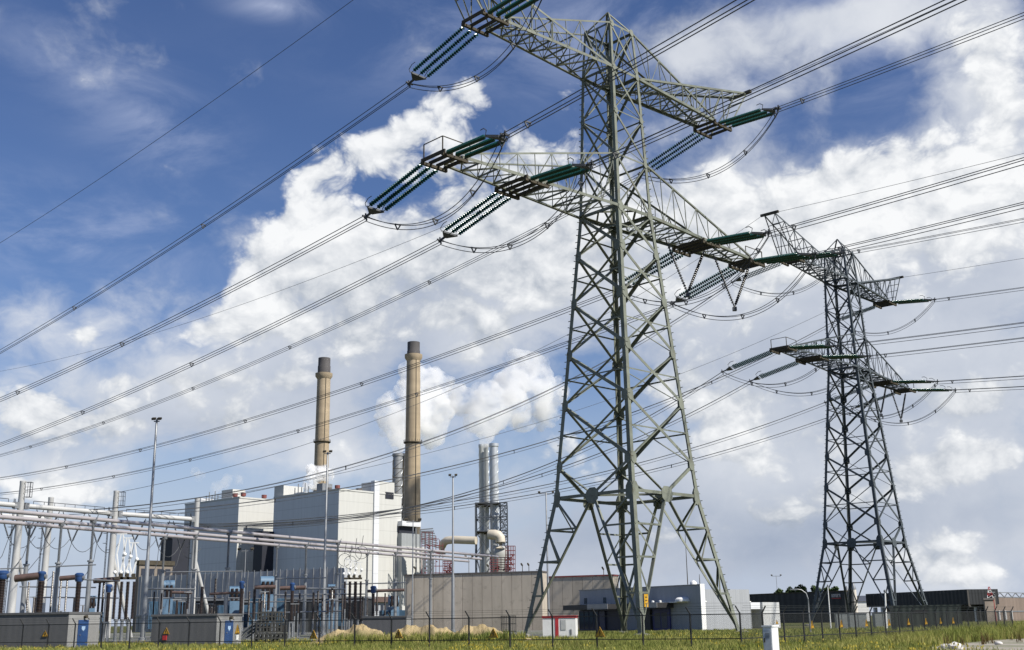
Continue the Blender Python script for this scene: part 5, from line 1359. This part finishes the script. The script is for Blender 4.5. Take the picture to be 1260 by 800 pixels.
for k in range(n_l):                                          # small block letters, too far away to be read
    x = ts0 + wl_ * k; o_ = dw1 * x + nw1 * .08 + UPV * zs; hgt = .85
    sg.obox(o_, dw1 * wl_ * .16, nw1 * .05, UPV * hgt)
    if k % 3 != 2: sg.obox(o_ + dw1 * wl_ * .55, dw1 * wl_ * .16, nw1 * .05, UPV * hgt)
    sg.obox(o_ + UPV * hgt * .8, dw1 * wl_ * .7, nw1 * .05, UPV * hgt * .2)
    if k % 2 == 0: sg.obox(o_ + UPV * hgt * .38, dw1 * wl_ * .7, nw1 * .05, UPV * hgt * .2)
lt = sg.build('sign_lettering', mat('sign_white', (.75, .70, .70), .5), w1)
MB().obox(dw1 * (ts0 - .1) + nw1 * .06 + UPV * (zs - .34), dw1 * (ts1 - ts0 + .1), nw1 * .05, UPV * .2).build('sign_underline', m_red, w1)
w2, WA2, dw2, nw2, lw2 = dark_hall((1065, 731), (1189.5, 725.2), 7.0, 20, 'black loading hall with pale posts under its deep roof, right background')
MB().obox(UPV * 3.7, dw2 * lw2, -nw2 * 8, UPV * 3.3).build('roof_fascia', m_cladd, w2)
MB().obox(-nw2 * 4, dw2 * lw2 * .96, -nw2 * 2, UPV * 3.65).build('rear_wall', m_cladd, w2)
sd2 = DR; e0 = dw2 * lw2
es = slide(WA2 + e0, sd2, 1217)
MB().obox(e0 + UPV * 3.2 + dw2 * .02, sd2 * es * .98, -nw2 * .4, UPV * 3.6).build('side_fascia', mat('dark_brown_sheet', (.055, .05, .045), .7, 0, .15, .3), w2)
for px in (1072, 1081, 1105, 1120, 1152, 1161, 1170):
    t = slide(WA2 - UPV * 4, dw2, px); MB().obox(dw2 * t - nw2 * .6, dw2 * .75, -nw2 * .75, UPV * 3.6).build('post', m_white, w2)
for k in range(5):
    MB().obox(e0 + sd2 * (es * (.24 + .17 * k)) + nw2 * .1, sd2 * es * .045, -nw2 * .5, UPV * 3.1).build('post', m_white, w2)
MB().obox(e0 + sd2 * es * .12 - nw2 * 2, sd2 * es * .85, -nw2 * .5, UPV * 3.0).build('side_wall', m_blk_shade, w2)
# concrete store next to it and the long rusty wall
C = at(1211, 736, 195); r = empty('concrete_store', (C.x, C.y, 0), 0, 'small brown concrete store right of the black loading hall', 'building')
MB().obox((0, 0, 0), azdir(80) * slide(C, azdir(80), 1222), azdir(18) * 3, UPV * (C.z - .3)).build('wall', mat('brown_concrete', (.24, .20, .165), .85, 0, .2, .4), r)
MB().obox(-azdir(80) * .2 + azdir(198) * .2 + UPV * (C.z - .298), azdir(80) * (slide(C, azdir(80), 1222) + .4), azdir(18) * 3.4, UPV * .3).build('roof', m_cope, r)
A, B = at_z(1221, 735, 5.2), at_z(1330, 737, 5.2); d = B - A; d.z = 0; L = d.length; d.normalize(); n = Vector((d.y, -d.x, 0))
r = empty('rusty_wall', (A.x, A.y, 0), 0, 'long rusty brown sheet pile wall topped by a white lattice at the right edge', 'wall')
MB().obox((0, 0, 0), d * L, -n * .5, UPV * 5.2).build('wall', clad('rust_sheet', (.20, .155, .125), 1.4, .12, .3), r)
MB().obox(n * .02 + UPV * 2.0, d * L, n * .1, UPV * .25).build('rail', m_galvd, r)
lt = MB(); nseg = 26
for k in range(nseg):
    a0, a1 = d * (L * k / nseg), d * (L * (k + 1) / nseg)
    lt.bar(a0 + UPV * (5.25 if k % 2 else 6.3), a1 + UPV * (6.3 if k % 2 else 5.25), .16)
lt.bar(UPV * 6.3, d * L + UPV * 6.3, .16); lt.bar(UPV * 5.3, d * L + UPV * 5.3, .16); lt.build('lattice', m_galv, r)
for k in range(3):
    MB().obox(d * (L * (.03 + .06 * k)) + n * .06 + UPV * .3, d * .8, n * .3, UPV * 2.0).build('panel', m_cladw, r)
C = ground_at(1222, 225); zt = at(1222, 722, 225).z
r = empty('crane_mast', C, 0, 'thin red and white lattice mast beside the rusty wall', 'mast')
for k in range(5):
    z0, z1 = 4 + (zt - 4) * k / 5, 4 + (zt - 4) * (k + 1) / 5; f = MB(); w0, w1_ = .7 - .12 * k, .7 - .12 * (k + 1)
    for s_ in (-1, 1): f.bar((s_ * w0, 0, z0 - (4 if k == 0 else 0)), (s_ * w1_, 0, z1), .1)
    f.bar((-w0, 0, z0), (w1_, 0, z1), .07); f.bar((-w0, 0, z0), (w0, 0, z0), .07)
    f.build('mast_section', m_red if k % 2 == 0 else m_white, r)
# green low container and grey boxes behind the right fence
C = at(1182, 745.5, 112); cd2 = azdir(-80); r = empty('green_container', (C.x, C.y, 0), 0, 'long dark green flat container with a black vent slot, behind the right fence', 'container')
m_gc = clad('container_green', (.028, .036, .032), .5, .08, .3); cl2 = slide(C, cd2, 1099)
MB().obox((0, 0, 0), cd2 * cl2, azdir(10) * 2.6, UPV * C.z).build('body', m_gc, r)
MB().obox(cd2 * slide(C, cd2, 1141) - azdir(10) * .03 + UPV * (C.z - .62), cd2 * (slide(C, cd2, 1123) - slide(C, cd2, 1141)), azdir(10) * .1, UPV * .28).build('vent', m_black, r)
MB().obox(-cd2 * .05 - azdir(10) * .05 + UPV * (C.z + .003), cd2 * (cl2 + .1), azdir(10) * 2.7, UPV * .12).build('roof', m_gc, r)
for (xa, xb, y, dep, lb) in ((1029, 1042, 754, 150, 'small grey sheet metal cabinet left of the far pylon leg'), (1045, 1066, 754.5, 145, 'wide grey sheet metal cabinet between the far pylon legs'), (1076, 1096, 753, 140, 'grey green sheet metal cabinet next to the dark green container')):
    C = at(xb, y, dep); q = azdir(-85); r = empty('equipment_cabinet', (C.x, C.y, 0), 0, lb, 'cabinet', 'grey cabinets behind the right fence'); w_ = slide(C, q, xa)
    MB().obox((0, 0, 0), q * w_, azdir(5) * 1.5, UPV * (C.z - .1)).build('body', mat('cabinet_grey', (.22, .24, .235), .5, 0, .1, .6), r); MB().obox(-q * .05 - azdir(5) * .05 + UPV * (C.z - .098), q * (w_ + .1), azdir(5) * 1.6, UPV * .1).build('lid', m_galvd, r)
    MB().obox(q * w_ * .5 - azdir(5) * .02, q * .04, azdir(5) * .04, UPV * (C.z - .2)).build('door_gap', m_black, r)
# pale silos and a blue roofed shed far behind
for (px, w_, yt, lb) in ((1041.5, 5, 721, 'pale slim silo left of the distant blue roofed shed, shorter of two'), (1049.5, 6, 717, 'pale slim silo touching the distant blue roofed shed, taller of two')):
    b, zt = col_at(px, yt, 340); rr_ = w_ * 340 / FPX / 2; r = empty('silo', b, 0, lb, 'silo', 'pale silos in the distance')
    MB().lathe((0, 0, 0), [(rr_, 0), (rr_, zt - 2)], 16).build('shell', mat('silo_cream', (.62, .57, .50), .6, 0, .06, .2), r, True); MB().lathe((0, 0, zt - 1.99), [(rr_ * 1.03, 0), (rr_ * 1.03, .4), (rr_ * .3, 2)], 16).build('cap', m_galv, r, True)
C = at(1068, 733, 345); q = azdir(-85); r = empty('far_shed', (C.x, C.y, 0), 0, 'distant white shed with slate blue roof between the two black halls', 'building'); w_ = slide(C, q, 1050)
zl = at(1068, 740, 345).z
MB().obox((0, 0, 0), q * w_, azdir(5) * 12, UPV * zl).build('wall', m_white, r)
MB().obox(-q * .3 - azdir(5) * .3 + UPV * (zl + .01), q * (w_ + .6), azdir(5) * 12.6, UPV * (C.z - zl)).build('roof', mat('slate_blue_roof', (.13, .145, .20), .6, 0, .1, .4), r)
# street lamp with curved arm, slim poles
b, zt = col_at(996.5, 727, 118); b = ground_at(997.5, 118); r = empty('street_lamp', b, 0, 'grey street lamp with a curved arm at the foot of the far pylon', 'street lamp')
MB().tube([(0, 0, 0), (0, 0, zt * .5), (0, 0, zt - .8), (-.15, 0, zt - .25), (-.6, 0, zt + .1), (-1.1, 0, zt + .18)], .085, 8, .05).build('pole', m_galv, r, True)
lh = MB(); lh.obox((-1.75, -.14, zt + .1), (.75, 0, 0), (0, .28, 0), (0, 0, .13)); lh.build('lamp_head', m_galvd, r)
for (px0, px1, yt, dep, w_, lb) in ((1022.5, 1018.5, 722, 150, .09, 'slim pale pole left of the leg of the far pylon'), (1091, 1089, 729, 128, .13, 'white pole in front of the black loading hall')):
    b = ground_at(px0, dep); T = at(px1, yt, dep) - b
    r = empty('pole', b, 0, lb, 'pole', 'slim pale poles'); MB().tube([(0, 0, 0), T * .5, T], w_, 8, w_ * .6).build('shaft', m_white, r, True); MB().lathe(T, [(w_ * 1.2, 0), (w_ * 1.2, .2), (w_ * .4, .3)], 8).build('cap', m_galvd, r); MB().box((0, 0, 0), .4, .4, .15).build('base', m_conc, r)
# white roadside cabinet in the foreground
C = at(948.8, 769.5, 45); r = empty('roadside_cabinet', (C.x, C.y, 0), 0, 'small white roadside cabinet with shaded front standing before the fence corner', 'cabinet')
q, e = azdir(-62), azdir(28); w_ = slide(C, q, 938); l_ = slide(C, e, 957)
MB().obox((0, 0, 0), q * w_, e * l_, UPV * (C.z - .06)).build('body', mat('cabinet_white', (.70, .71, .72), .45, 0, .05, 3), r)
MB().obox(-q * .03 - e * .03 + UPV * (C.z - .058), q * (w_ + .06), e * (l_ + .06), UPV * .06).build('lid', m_white, r)
MB().obox(q * w_ * .08 - e * .012 + UPV * .12, q * w_ * .84, e * .01, UPV * (C.z - .3)).build('door', mat('cabinet_shaded_front', (.50, .53, .56), .45, 0, .12, 3), r)  # shade of the front put into the door colour, greyer than the body
MB().obox(q * w_ * .78 - e * .03 + UPV * .75, q * .04, e * .018, UPV * .16).build('lock', m_dark, r)
MB().obox(-q * .05 - e * .05, q * (w_ + .1), e * (l_ + .1), UPV * .1).build('plinth', m_conc, r)
for k in range(4): MB().obox(q * w_ * .25 - e * .018 + UPV * (C.z - .32 - .05 * k), q * w_ * .5, e * .006, UPV * .018).build('vent_slot', m_black, r)
# distant trees --------------------------------------------------------------
m_leaf = mat('distant_foliage', (.055, .085, .03), .8, 0, .25, .5, 0, (1, 1, 1), None, .45, .15)
m_bark = mat('bark', (.06, .05, .04), .9, 0, .2, 2)
def tree(px, yt, depth, wpx, label, seed):
    rnd = random.Random(seed); b = ground_at(px, depth); H = at(px, yt, depth).z; Rr = wpx * depth / FPX / 2
    r = empty('tree', b, rnd.uniform(0, 6), label, 'tree', 'trees behind the black warehouse')
    tr = MB(); tr.tube([(0, 0, 0), (.1, 0, H * .3), (0, .2, H * .55), (.2, .1, H * .85)], .35, 7, .06)
    for k in range(7):
        a = rnd.uniform(0, 6.28); z = H * rnd.uniform(.3, .6); tr.tube([(0, 0, z), (math.cos(a) * Rr * .4, math.sin(a) * Rr * .4, z + H * .12), (math.cos(a) * Rr * .7, math.sin(a) * Rr * .7, z + H * .2)], .12, 5, .03)
    tr.build('trunk', m_bark, r)
    cr = MB(); cl_ = []
    for k in range(16):
        a = rnd.uniform(0, 6.28); q = Rr * rnd.uniform(.1, .8); z = H * rnd.uniform(.42, .86)
        cl_.append((Vector((math.cos(a) * q, math.sin(a) * q, z)), Rr * rnd.uniform(.22, .42)))
    cl_.append((Vector((0, 0, H * .9)), H * .09))
    for c, rad in cl_:
        for k in range(110):
            d = Vector((rnd.gauss(0, 1), rnd.gauss(0, 1), rnd.gauss(0, 1))).normalized() * rad * rnd.uniform(.5, 1.05); p = c + d
            if p.z > H: p.z = H - rnd.uniform(0, .4)
            u = Vector((rnd.gauss(0, 1), rnd.gauss(0, 1), rnd.gauss(0, 1))).normalized(); v = u.orthogonal().normalized(); s_ = rnd.uniform(.22, .5)
            cr.add([p - u * s_ - v * s_ * .5, p + u * s_ - v * s_ * .4, p + u * s_ * .8 + v * s_ * .6, p - u * s_ * .7 + v * s_ * .5], [(0, 1, 2, 3)])
    cr.build('crown', m_leaf, r)
for i, (px, yt, dep, w_, lb) in enumerate(((962, 724, 330, 16, 'round tree above the black warehouse, leftmost of the group'), (975, 722, 335, 22, 'broad low tree above the black warehouse, left of centre'), (989, 718.5, 330, 26, 'tallest broad tree above the black warehouse, behind the pylon leg'), (1005, 720, 335, 22, 'dark tree between the two left pylon legs'), (1021, 722.5, 330, 12, 'light green tree beside the slim pale pole'), (1031, 721, 335, 13, 'small dark tree above the red white sign'))):
    tree(px, yt, dep, w_, lb, 40 + i)
# ------------------------------------------------------------------ sand heaps
def heap(pts, label, seed):
    """ridge of dug sand: pts = (px, height m, half width m, depth)"""
    rnd = random.Random(seed); c = ground_at(pts[len(pts) // 2][0], pts[len(pts) // 2][3])
    xs = [(ground_at(p[0], p[3]), p[1], p[2]) for p in pts]
    import mathutils.noise as mn
    x0, x1 = xs[0][0].x - 1, xs[-1][0].x + 1; nx, ny = 150, 40; V = []; F = []
    ym = c.y
    for i in range(nx + 1):
        x = lerp(x0, x1, i / nx)
        for j in range(ny + 1):
            y = ym - 5 + 10 * j / ny; z = 0
            for (p, h, w_) in xs:
                rr_ = ((x - p.x) / w_) ** 2 + ((y - p.y) / (w_ * .9)) ** 2
                z = max(z, h * math.exp(-rr_ * 1.3)) if h > 0 else z
            nz_ = mn.fractal(Vector((x * .55, y * .55, seed)), 1, 2, 5)
            z = z * (1.0 + .5 * nz_) + .10 * nz_ - .05
            V.append((x - c.x, y - c.y, max(z, -.05)))
    for i in range(nx):
        for j in range(ny):
            a = i * (ny + 1) + j; F.append((a, a + ny + 1, a + ny + 2, a + 1))
    o = MB().add(V, F).build('sand_heap', m_sand, None, True); o.location = (c.x, c.y, 0.0)
    tag(o, label, 'sand heap', 'heaps of dug sand')
heap([(398, .3, 1.6, 92), (412, .95, 1.9, 92), (424, 1.2, 2.0, 91.5), (441, 1.42, 2.3, 92), (459, 1.2, 2.2, 92), (474, .6, 1.8, 92)], 'tallest yellow sand heap, in front of the grey low cabin', 3)
heap([(478, .7, 1.8, 93), (492, 1.1, 2.0, 93), (508, 1.3, 2.2, 93), (524, 1.15, 2.2, 93), (545, .95, 2.2, 93)], 'yellow sand heap overgrown with weeds before the left end of the concrete hall', 5)
heap([(556, .9, 2.0, 94), (575, 1.15, 2.3, 94), (596, 1.05, 2.3, 94), (618, .6, 2.0, 94), (640, .35, 2.0, 94)], 'low sand heap before the middle of the concrete hall', 8)
# ------------------------------------------------------------------ wire fence
m_fen = mat('fence_black', (.012, .013, .014), .55, 0, .1, 2); m_mesh = mat('fence_wire', (.03, .036, .033), .6, 0, .1, 2)
FC = ground_at(913, 61); FL = Vector((-58, 98, 0)); fdir = (FL - FC); fln = fdir.length; fdir.normalize(); rdir = Vector((.6, .8, 0))
def fence(origin, d, length, spacing, arm, label, skip_first=False):
    r = empty('wire_fence', origin, 0, label, 'fence', 'black wire fences'); n = Vector((d.y, -d.x, 0))
    post = None; k = 1 if skip_first else 0
    while k * spacing <= length:
        p = d * (k * spacing)
        if post is None:
            pm = MB(); pm.cone((0, 0, -.1), (0, 0, 1.93), .05, .05, 8); pm.cone((0, 0, 1.9), arm + Vector((0, 0, 2.28)), .042, .036, 8)
            post = pm.build('post', m_fen, r); o = post
        else: o = post.copy(); COL.objects.link(o); o.parent = r
        o.location = p; k += 1
    L = (k - 1) * spacing
    for z, w_ in ((.62, .045), (1.86, .05)):
        MB().bar(UPV * z, d * L + UPV * z, w_).build('rail', m_fen, r)
    bw = MB()
    for t in (.35, .7, .98): bw.bar(arm * t + UPV * (1.9 + .38 * t), d * L + arm * t + UPV * (1.9 + .38 * t), .012)
    bw.build('barbed_wire', m_mesh, r)
    ch = MB(); s_ = .11; n_ = int(L / s_); H = 1.85; run = H
    for k in range(-int(run / s_), n_):
        for sg in (0, 1):
            a0, a1 = k * s_, k * s_ + run; z0, z1 = .03, 1.85
            if a0 < 0: z0 = .03 + (0 - a0) / run * 1.82; a0 = 0
            if a1 > L: z1 = .03 + (1 - (a1 - L) / run) * 1.82; a1 = L
            if z1 - z0 < .05 or a1 <= a0: continue
            if sg: q0, q1 = d * a0 + UPV * (1.88 - z0), d * a1 + UPV * (1.88 - z1)
            else: q0, q1 = d * a0 + UPV * z0, d * a1 + UPV * z1
            u = n * .0035; v = UPV * .0035
            ch.add([q0 + u, q0 - u * .5 + v, q0 - u * .5 - v, q1 + u, q1 - u * .5 + v, q1 - u * .5 - v], [(0, 1, 4, 3), (1, 2, 5, 4), (2, 0, 3, 5)])
    ch.build('chain_link', m_mesh, r)
    return r
fA = fence(FC, fdir, fln, 2.72, Vector((-.22, -.06, 0)), 'black chain link fence with angled post tops along the whole front')
fB = fence(FC, rdir, 56, 2.7, Vector((.2, -.06, 0)), 'black chain link fence running back to the right from the corner', True)
def fence_sign(px, base, d, z, size, label):
    t = slide(base, d, px); p = base + d * t; rgt = d if d.x > 0 else -d
    r = empty('warning_sign', p + rgt.cross(UPV) * .06 + UPV * z, 0, label, 'sign', 'yellow warning signs on the wire fence')
    triangle_sign(r, Vector((0, 0, 0)), rgt, size, 'plate')
for px, lb in ((491, 'between the two sand heaps'), (608, 'before the right end of the concrete hall'), (739.5, 'before the navy entrance of the control building'), (386, 'right of the steel rack')):
    fence_sign(px, FC, fdir, .75, .62, 'yellow warning triangle on the fence ' + lb)
for px, lb in ((1000, 'at the street lamp'), (1036, 'left of the leg of the far pylon'), (1067, 'before the wide grey cabinet'), (1095, 'at the left end of the green container'), (1119, 'under the vent slot of the green container'), (1140.5, 'right of the vent slot of the green container'), (1158.5, 'near the right end of the green container'), (1174, 'farthest, beyond the green container')):
    fence_sign(px, FC, rdir, 1.0, .5, 'narrow looking yellow warning sign ' + lb)
# ------------------------------------------------------------------ grass, weeds, flowers
import numpy as np
rng = np.random.default_rng(11)
def blades(name, material, pts, h, w, lean, per, kind_label, cat):
    """tufts: every blade a bent two-piece strip"""
    n = len(pts) * per
    base = np.repeat(pts, per, axis=0); hh = np.repeat(h, per) * rng.uniform(.55, 1.1, n)
    base = base + np.c_[rng.normal(0, .10, n), rng.normal(0, .10, n), np.zeros(n)]
    a = rng.uniform(0, 2 * np.pi, n); b = rng.uniform(0, 2 * np.pi, n); ln = rng.uniform(.1, lean, n) * hh
    dx, dy = np.cos(a) * w / 2, np.sin(a) * w / 2; lx, ly = np.cos(b) * ln, np.sin(b) * ln
    v = np.empty((n, 5, 3))
    v[:, 0] = base - np.c_[dx, dy, np.zeros(n) + .03]; v[:, 1] = base + np.c_[dx, dy, np.zeros(n) - .03]
    m_ = base + np.c_[lx * .35, ly * .35, hh * .6]; v[:, 2] = m_ + np.c_[dx * .7, dy * .7, np.zeros(n)]; v[:, 3] = m_ - np.c_[dx * .7, dy * .7, np.zeros(n)]
    v[:, 4] = base + np.c_[lx, ly, hh]
    me = bpy.data.meshes.new(name); me.vertices.add(n * 5); me.vertices.foreach_set('co', v.reshape(-1))
    idx = np.arange(n)[:, None] * 5
    loops = np.concatenate([idx + np.array([[0, 1, 2, 3]]), idx + np.array([[3, 2, 4]])], axis=1).reshape(-1)
    me.loops.add(len(loops)); me.loops.foreach_set('vertex_index', loops.astype(np.int32))
    me.polygons.add(n * 2); st = np.stack([np.arange(n) * 7, np.arange(n) * 7 + 4], 1).reshape(-1)
    me.polygons.foreach_set('loop_start', st.astype(np.int32)); me.update(calc_edges=True); me.validate()
    me.materials.append(material); o = bpy.data.objects.new(name, me); COL.objects.link(o)
    tag(o, kind_label, cat, None, 'stuff'); return o
def grass_material(name, c0, c1, c2):
    m = bpy.data.materials.new(name); m.use_nodes = True; t = m.node_tree; bs = t.nodes['Principled BSDF']; bs.inputs['Roughness'].default_value = .7; bs.inputs['Specular IOR Level'].default_value = .2
    g = t.nodes.new('ShaderNodeNewGeometry'); tc = t.nodes.new('ShaderNodeTexCoord')
    nz = t.nodes.new('ShaderNodeTexNoise'); nz.inputs['Scale'].default_value = .22; nz.inputs['Detail'].default_value = 5; t.links.new(tc.outputs['Object'], nz.inputs['Vector'])
    ad = t.nodes.new('ShaderNodeMath'); ad.operation = 'MULTIPLY_ADD'; ad.inputs[1].default_value = .55; t.links.new(g.outputs['Random Per Island'], ad.inputs[0])
    mr = t.nodes.new('ShaderNodeMapRange'); mr.inputs['From Min'].default_value = .3; mr.inputs['From Max'].default_value = .7; mr.inputs['To Max'].default_value = .6; t.links.new(nz.outputs[0], mr.inputs[0]); t.links.new(mr.outputs[0], ad.inputs[2])
    r = t.nodes.new('ShaderNodeValToRGB'); r.color_ramp.elements[0].position = .1; r.color_ramp.elements[1].position = 1.0
    r.color_ramp.elements[0].color = c0 + (1,); r.color_ramp.elements[1].color = c2 + (1,); e = r.color_ramp.elements.new(.5); e.color = c1 + (1,)
    t.links.new(ad.outputs[0], r.inputs[0]); t.links.new(r.outputs[0], bs.inputs['Base Color'])
    tr = t.nodes.new('ShaderNodeBsdfTranslucent'); t.links.new(r.outputs[0], tr.inputs[0]); mx = t.nodes.new('ShaderNodeMixShader'); mx.inputs[0].default_value = .35
    t.links.new(bs.outputs[0], mx.inputs[1]); t.links.new(tr.outputs[0], mx.inputs[2]); t.links.new(mx.outputs[0], t.nodes['Material Output'].inputs['Surface']); return m
m_grass = grass_material('meadow_grass', (.11, .145, .03), (.24, .265, .06), (.42, .38, .13))
m_flow = grass_material('yellow_flowers', (.36, .28, .03), (.46, .37, .05), (.52, .46, .10))
m_weed = grass_material('red_dock_weeds', (.10, .055, .028), (.13, .085, .035), (.13, .12, .04))
ea = [Vector((p.x, p.y, 0)) for p in edge]
def field_pts(n, y0, y1):
    y = y0 + (y1 - y0) * rng.uniform(0, 1, n) ** 1.15
    px = rng.uniform(-40, 1300, n); x = (px - 630) / FPX * y
    keep = np.ones(n, bool)
    xe = np.interp(y, [p.y for p in ea][::1] if ea[0].y < ea[-1].y else [p.y for p in ea][::-1], [p.x for p in ea] if ea[0].y < ea[-1].y else [p.x for p in ea][::-1])
    on_track = (x > xe - .3) & (y < ea[-1].y + 1) & (y > 44); keep &= ~on_track
    patch = np.sin(x * .31 + 1.3) * np.sin(y * .27 + x * .05) + .6 * np.sin(x * 1.1 - y * .7)
    keep &= rng.uniform(0, 1, n) < (.78 + .22 * patch)
    yard = (y > 112) & (x < 6); keep &= ~yard
    return np.c_[x, y, np.zeros(n)][keep], patch[keep]
P1, f1 = field_pts(26000, 40, 84)
px1 = 630 + FPX * P1[:, 0] / P1[:, 1]; tall = np.clip((px1 - 1000) / 150, 0, 1) * np.clip((P1[:, 1] - 58) / 10, 0, 1)
blades('grass', m_grass, P1, .30 + .12 * f1 + rng.uniform(0, .14, len(P1)) + .38 * tall, .045, .6, 6, 'tall unmown meadow grass, green and straw coloured', 'grass')
P2, f2 = field_pts(17000, 84, 150)
px2 = 630 + FPX * P2[:, 0] / P2[:, 1]; tall = np.clip((px2 - 1040) / 120, 0, 1)
blades('grass', m_grass, P2, .26 + .12 * f2 + rng.uniform(0, .12, len(P2)) + .55 * tall, .08, .6, 4, 'meadow grass behind the fence and around the pylon feet', 'grass')
Pf, ff = field_pts(4200, 44, 100)
sel = (np.sin(Pf[:, 0] * .42 + 2) + np.sin(Pf[:, 1] * .5 + Pf[:, 0] * .2) + .5 * np.sin(Pf[:, 0] * 1.9)) > .9
Pf = Pf[sel]; Pf[:, 2] = rng.uniform(.30, .55, len(Pf))
blades('flowers', m_flow, Pf, np.full(len(Pf), .07), .05, 1.2, 4, 'scattered yellow wild flowers in the meadow', 'flowers')
# dock plants along the track on the right
wp = np.array([[ground_at(px, d).x, ground_at(px, d).y, 0] for px, d in [(rng.uniform(1060, 1255), rng.uniform(66, 92)) for _ in range(130)]])
blades('weeds', m_weed, wp, rng.uniform(.35, .8, len(wp)), .04, .5, 9, 'reddish brown dock weeds along the gravel track', 'weeds')
hp = np.array([[ground_at(px, d).x, ground_at(px, d).y, 0.2] for px, d in [(rng.uniform(400, 645), rng.uniform(87, 93)) for _ in range(560)]])
blades('weeds', m_grass, hp, rng.uniform(.3, .9, len(hp)), .07, .6, 9, 'green weeds growing over the sand heaps', 'weeds')
# pale stones by the track
for px, d, s_, lb in ((1164, 60, .28, 'small pale stone by the gravel track, left one'), (1175, 59, .36, 'larger pale stone by the gravel track, in the middle'), (1229, 66, .2, 'small pale stone by the gravel track, right one')):
    bm = bmesh.new(); bmesh.ops.create_icosphere(bm, subdivisions=3, radius=s_)
    rs_ = random.Random(px)
    import mathutils.noise as mn
    for v in bm.verts: v.co *= 1 + .35 * mn.noise(v.co * 4 + Vector((px, 0, 0))); v.co.z *= .6
    me = bpy.data.meshes.new('stone'); bm.to_mesh(me); bm.free(); me.materials.append(mat('pale_stone', (.55, .53, .50), .85, 0, .12, 4, .3))
    o = bpy.data.objects.new('stone', me); COL.objects.link(o); g_ = ground_at(px, d); o.location = (g_.x, g_.y, s_ * .3); tag(o, lb, 'stone', 'pale stones by the track')
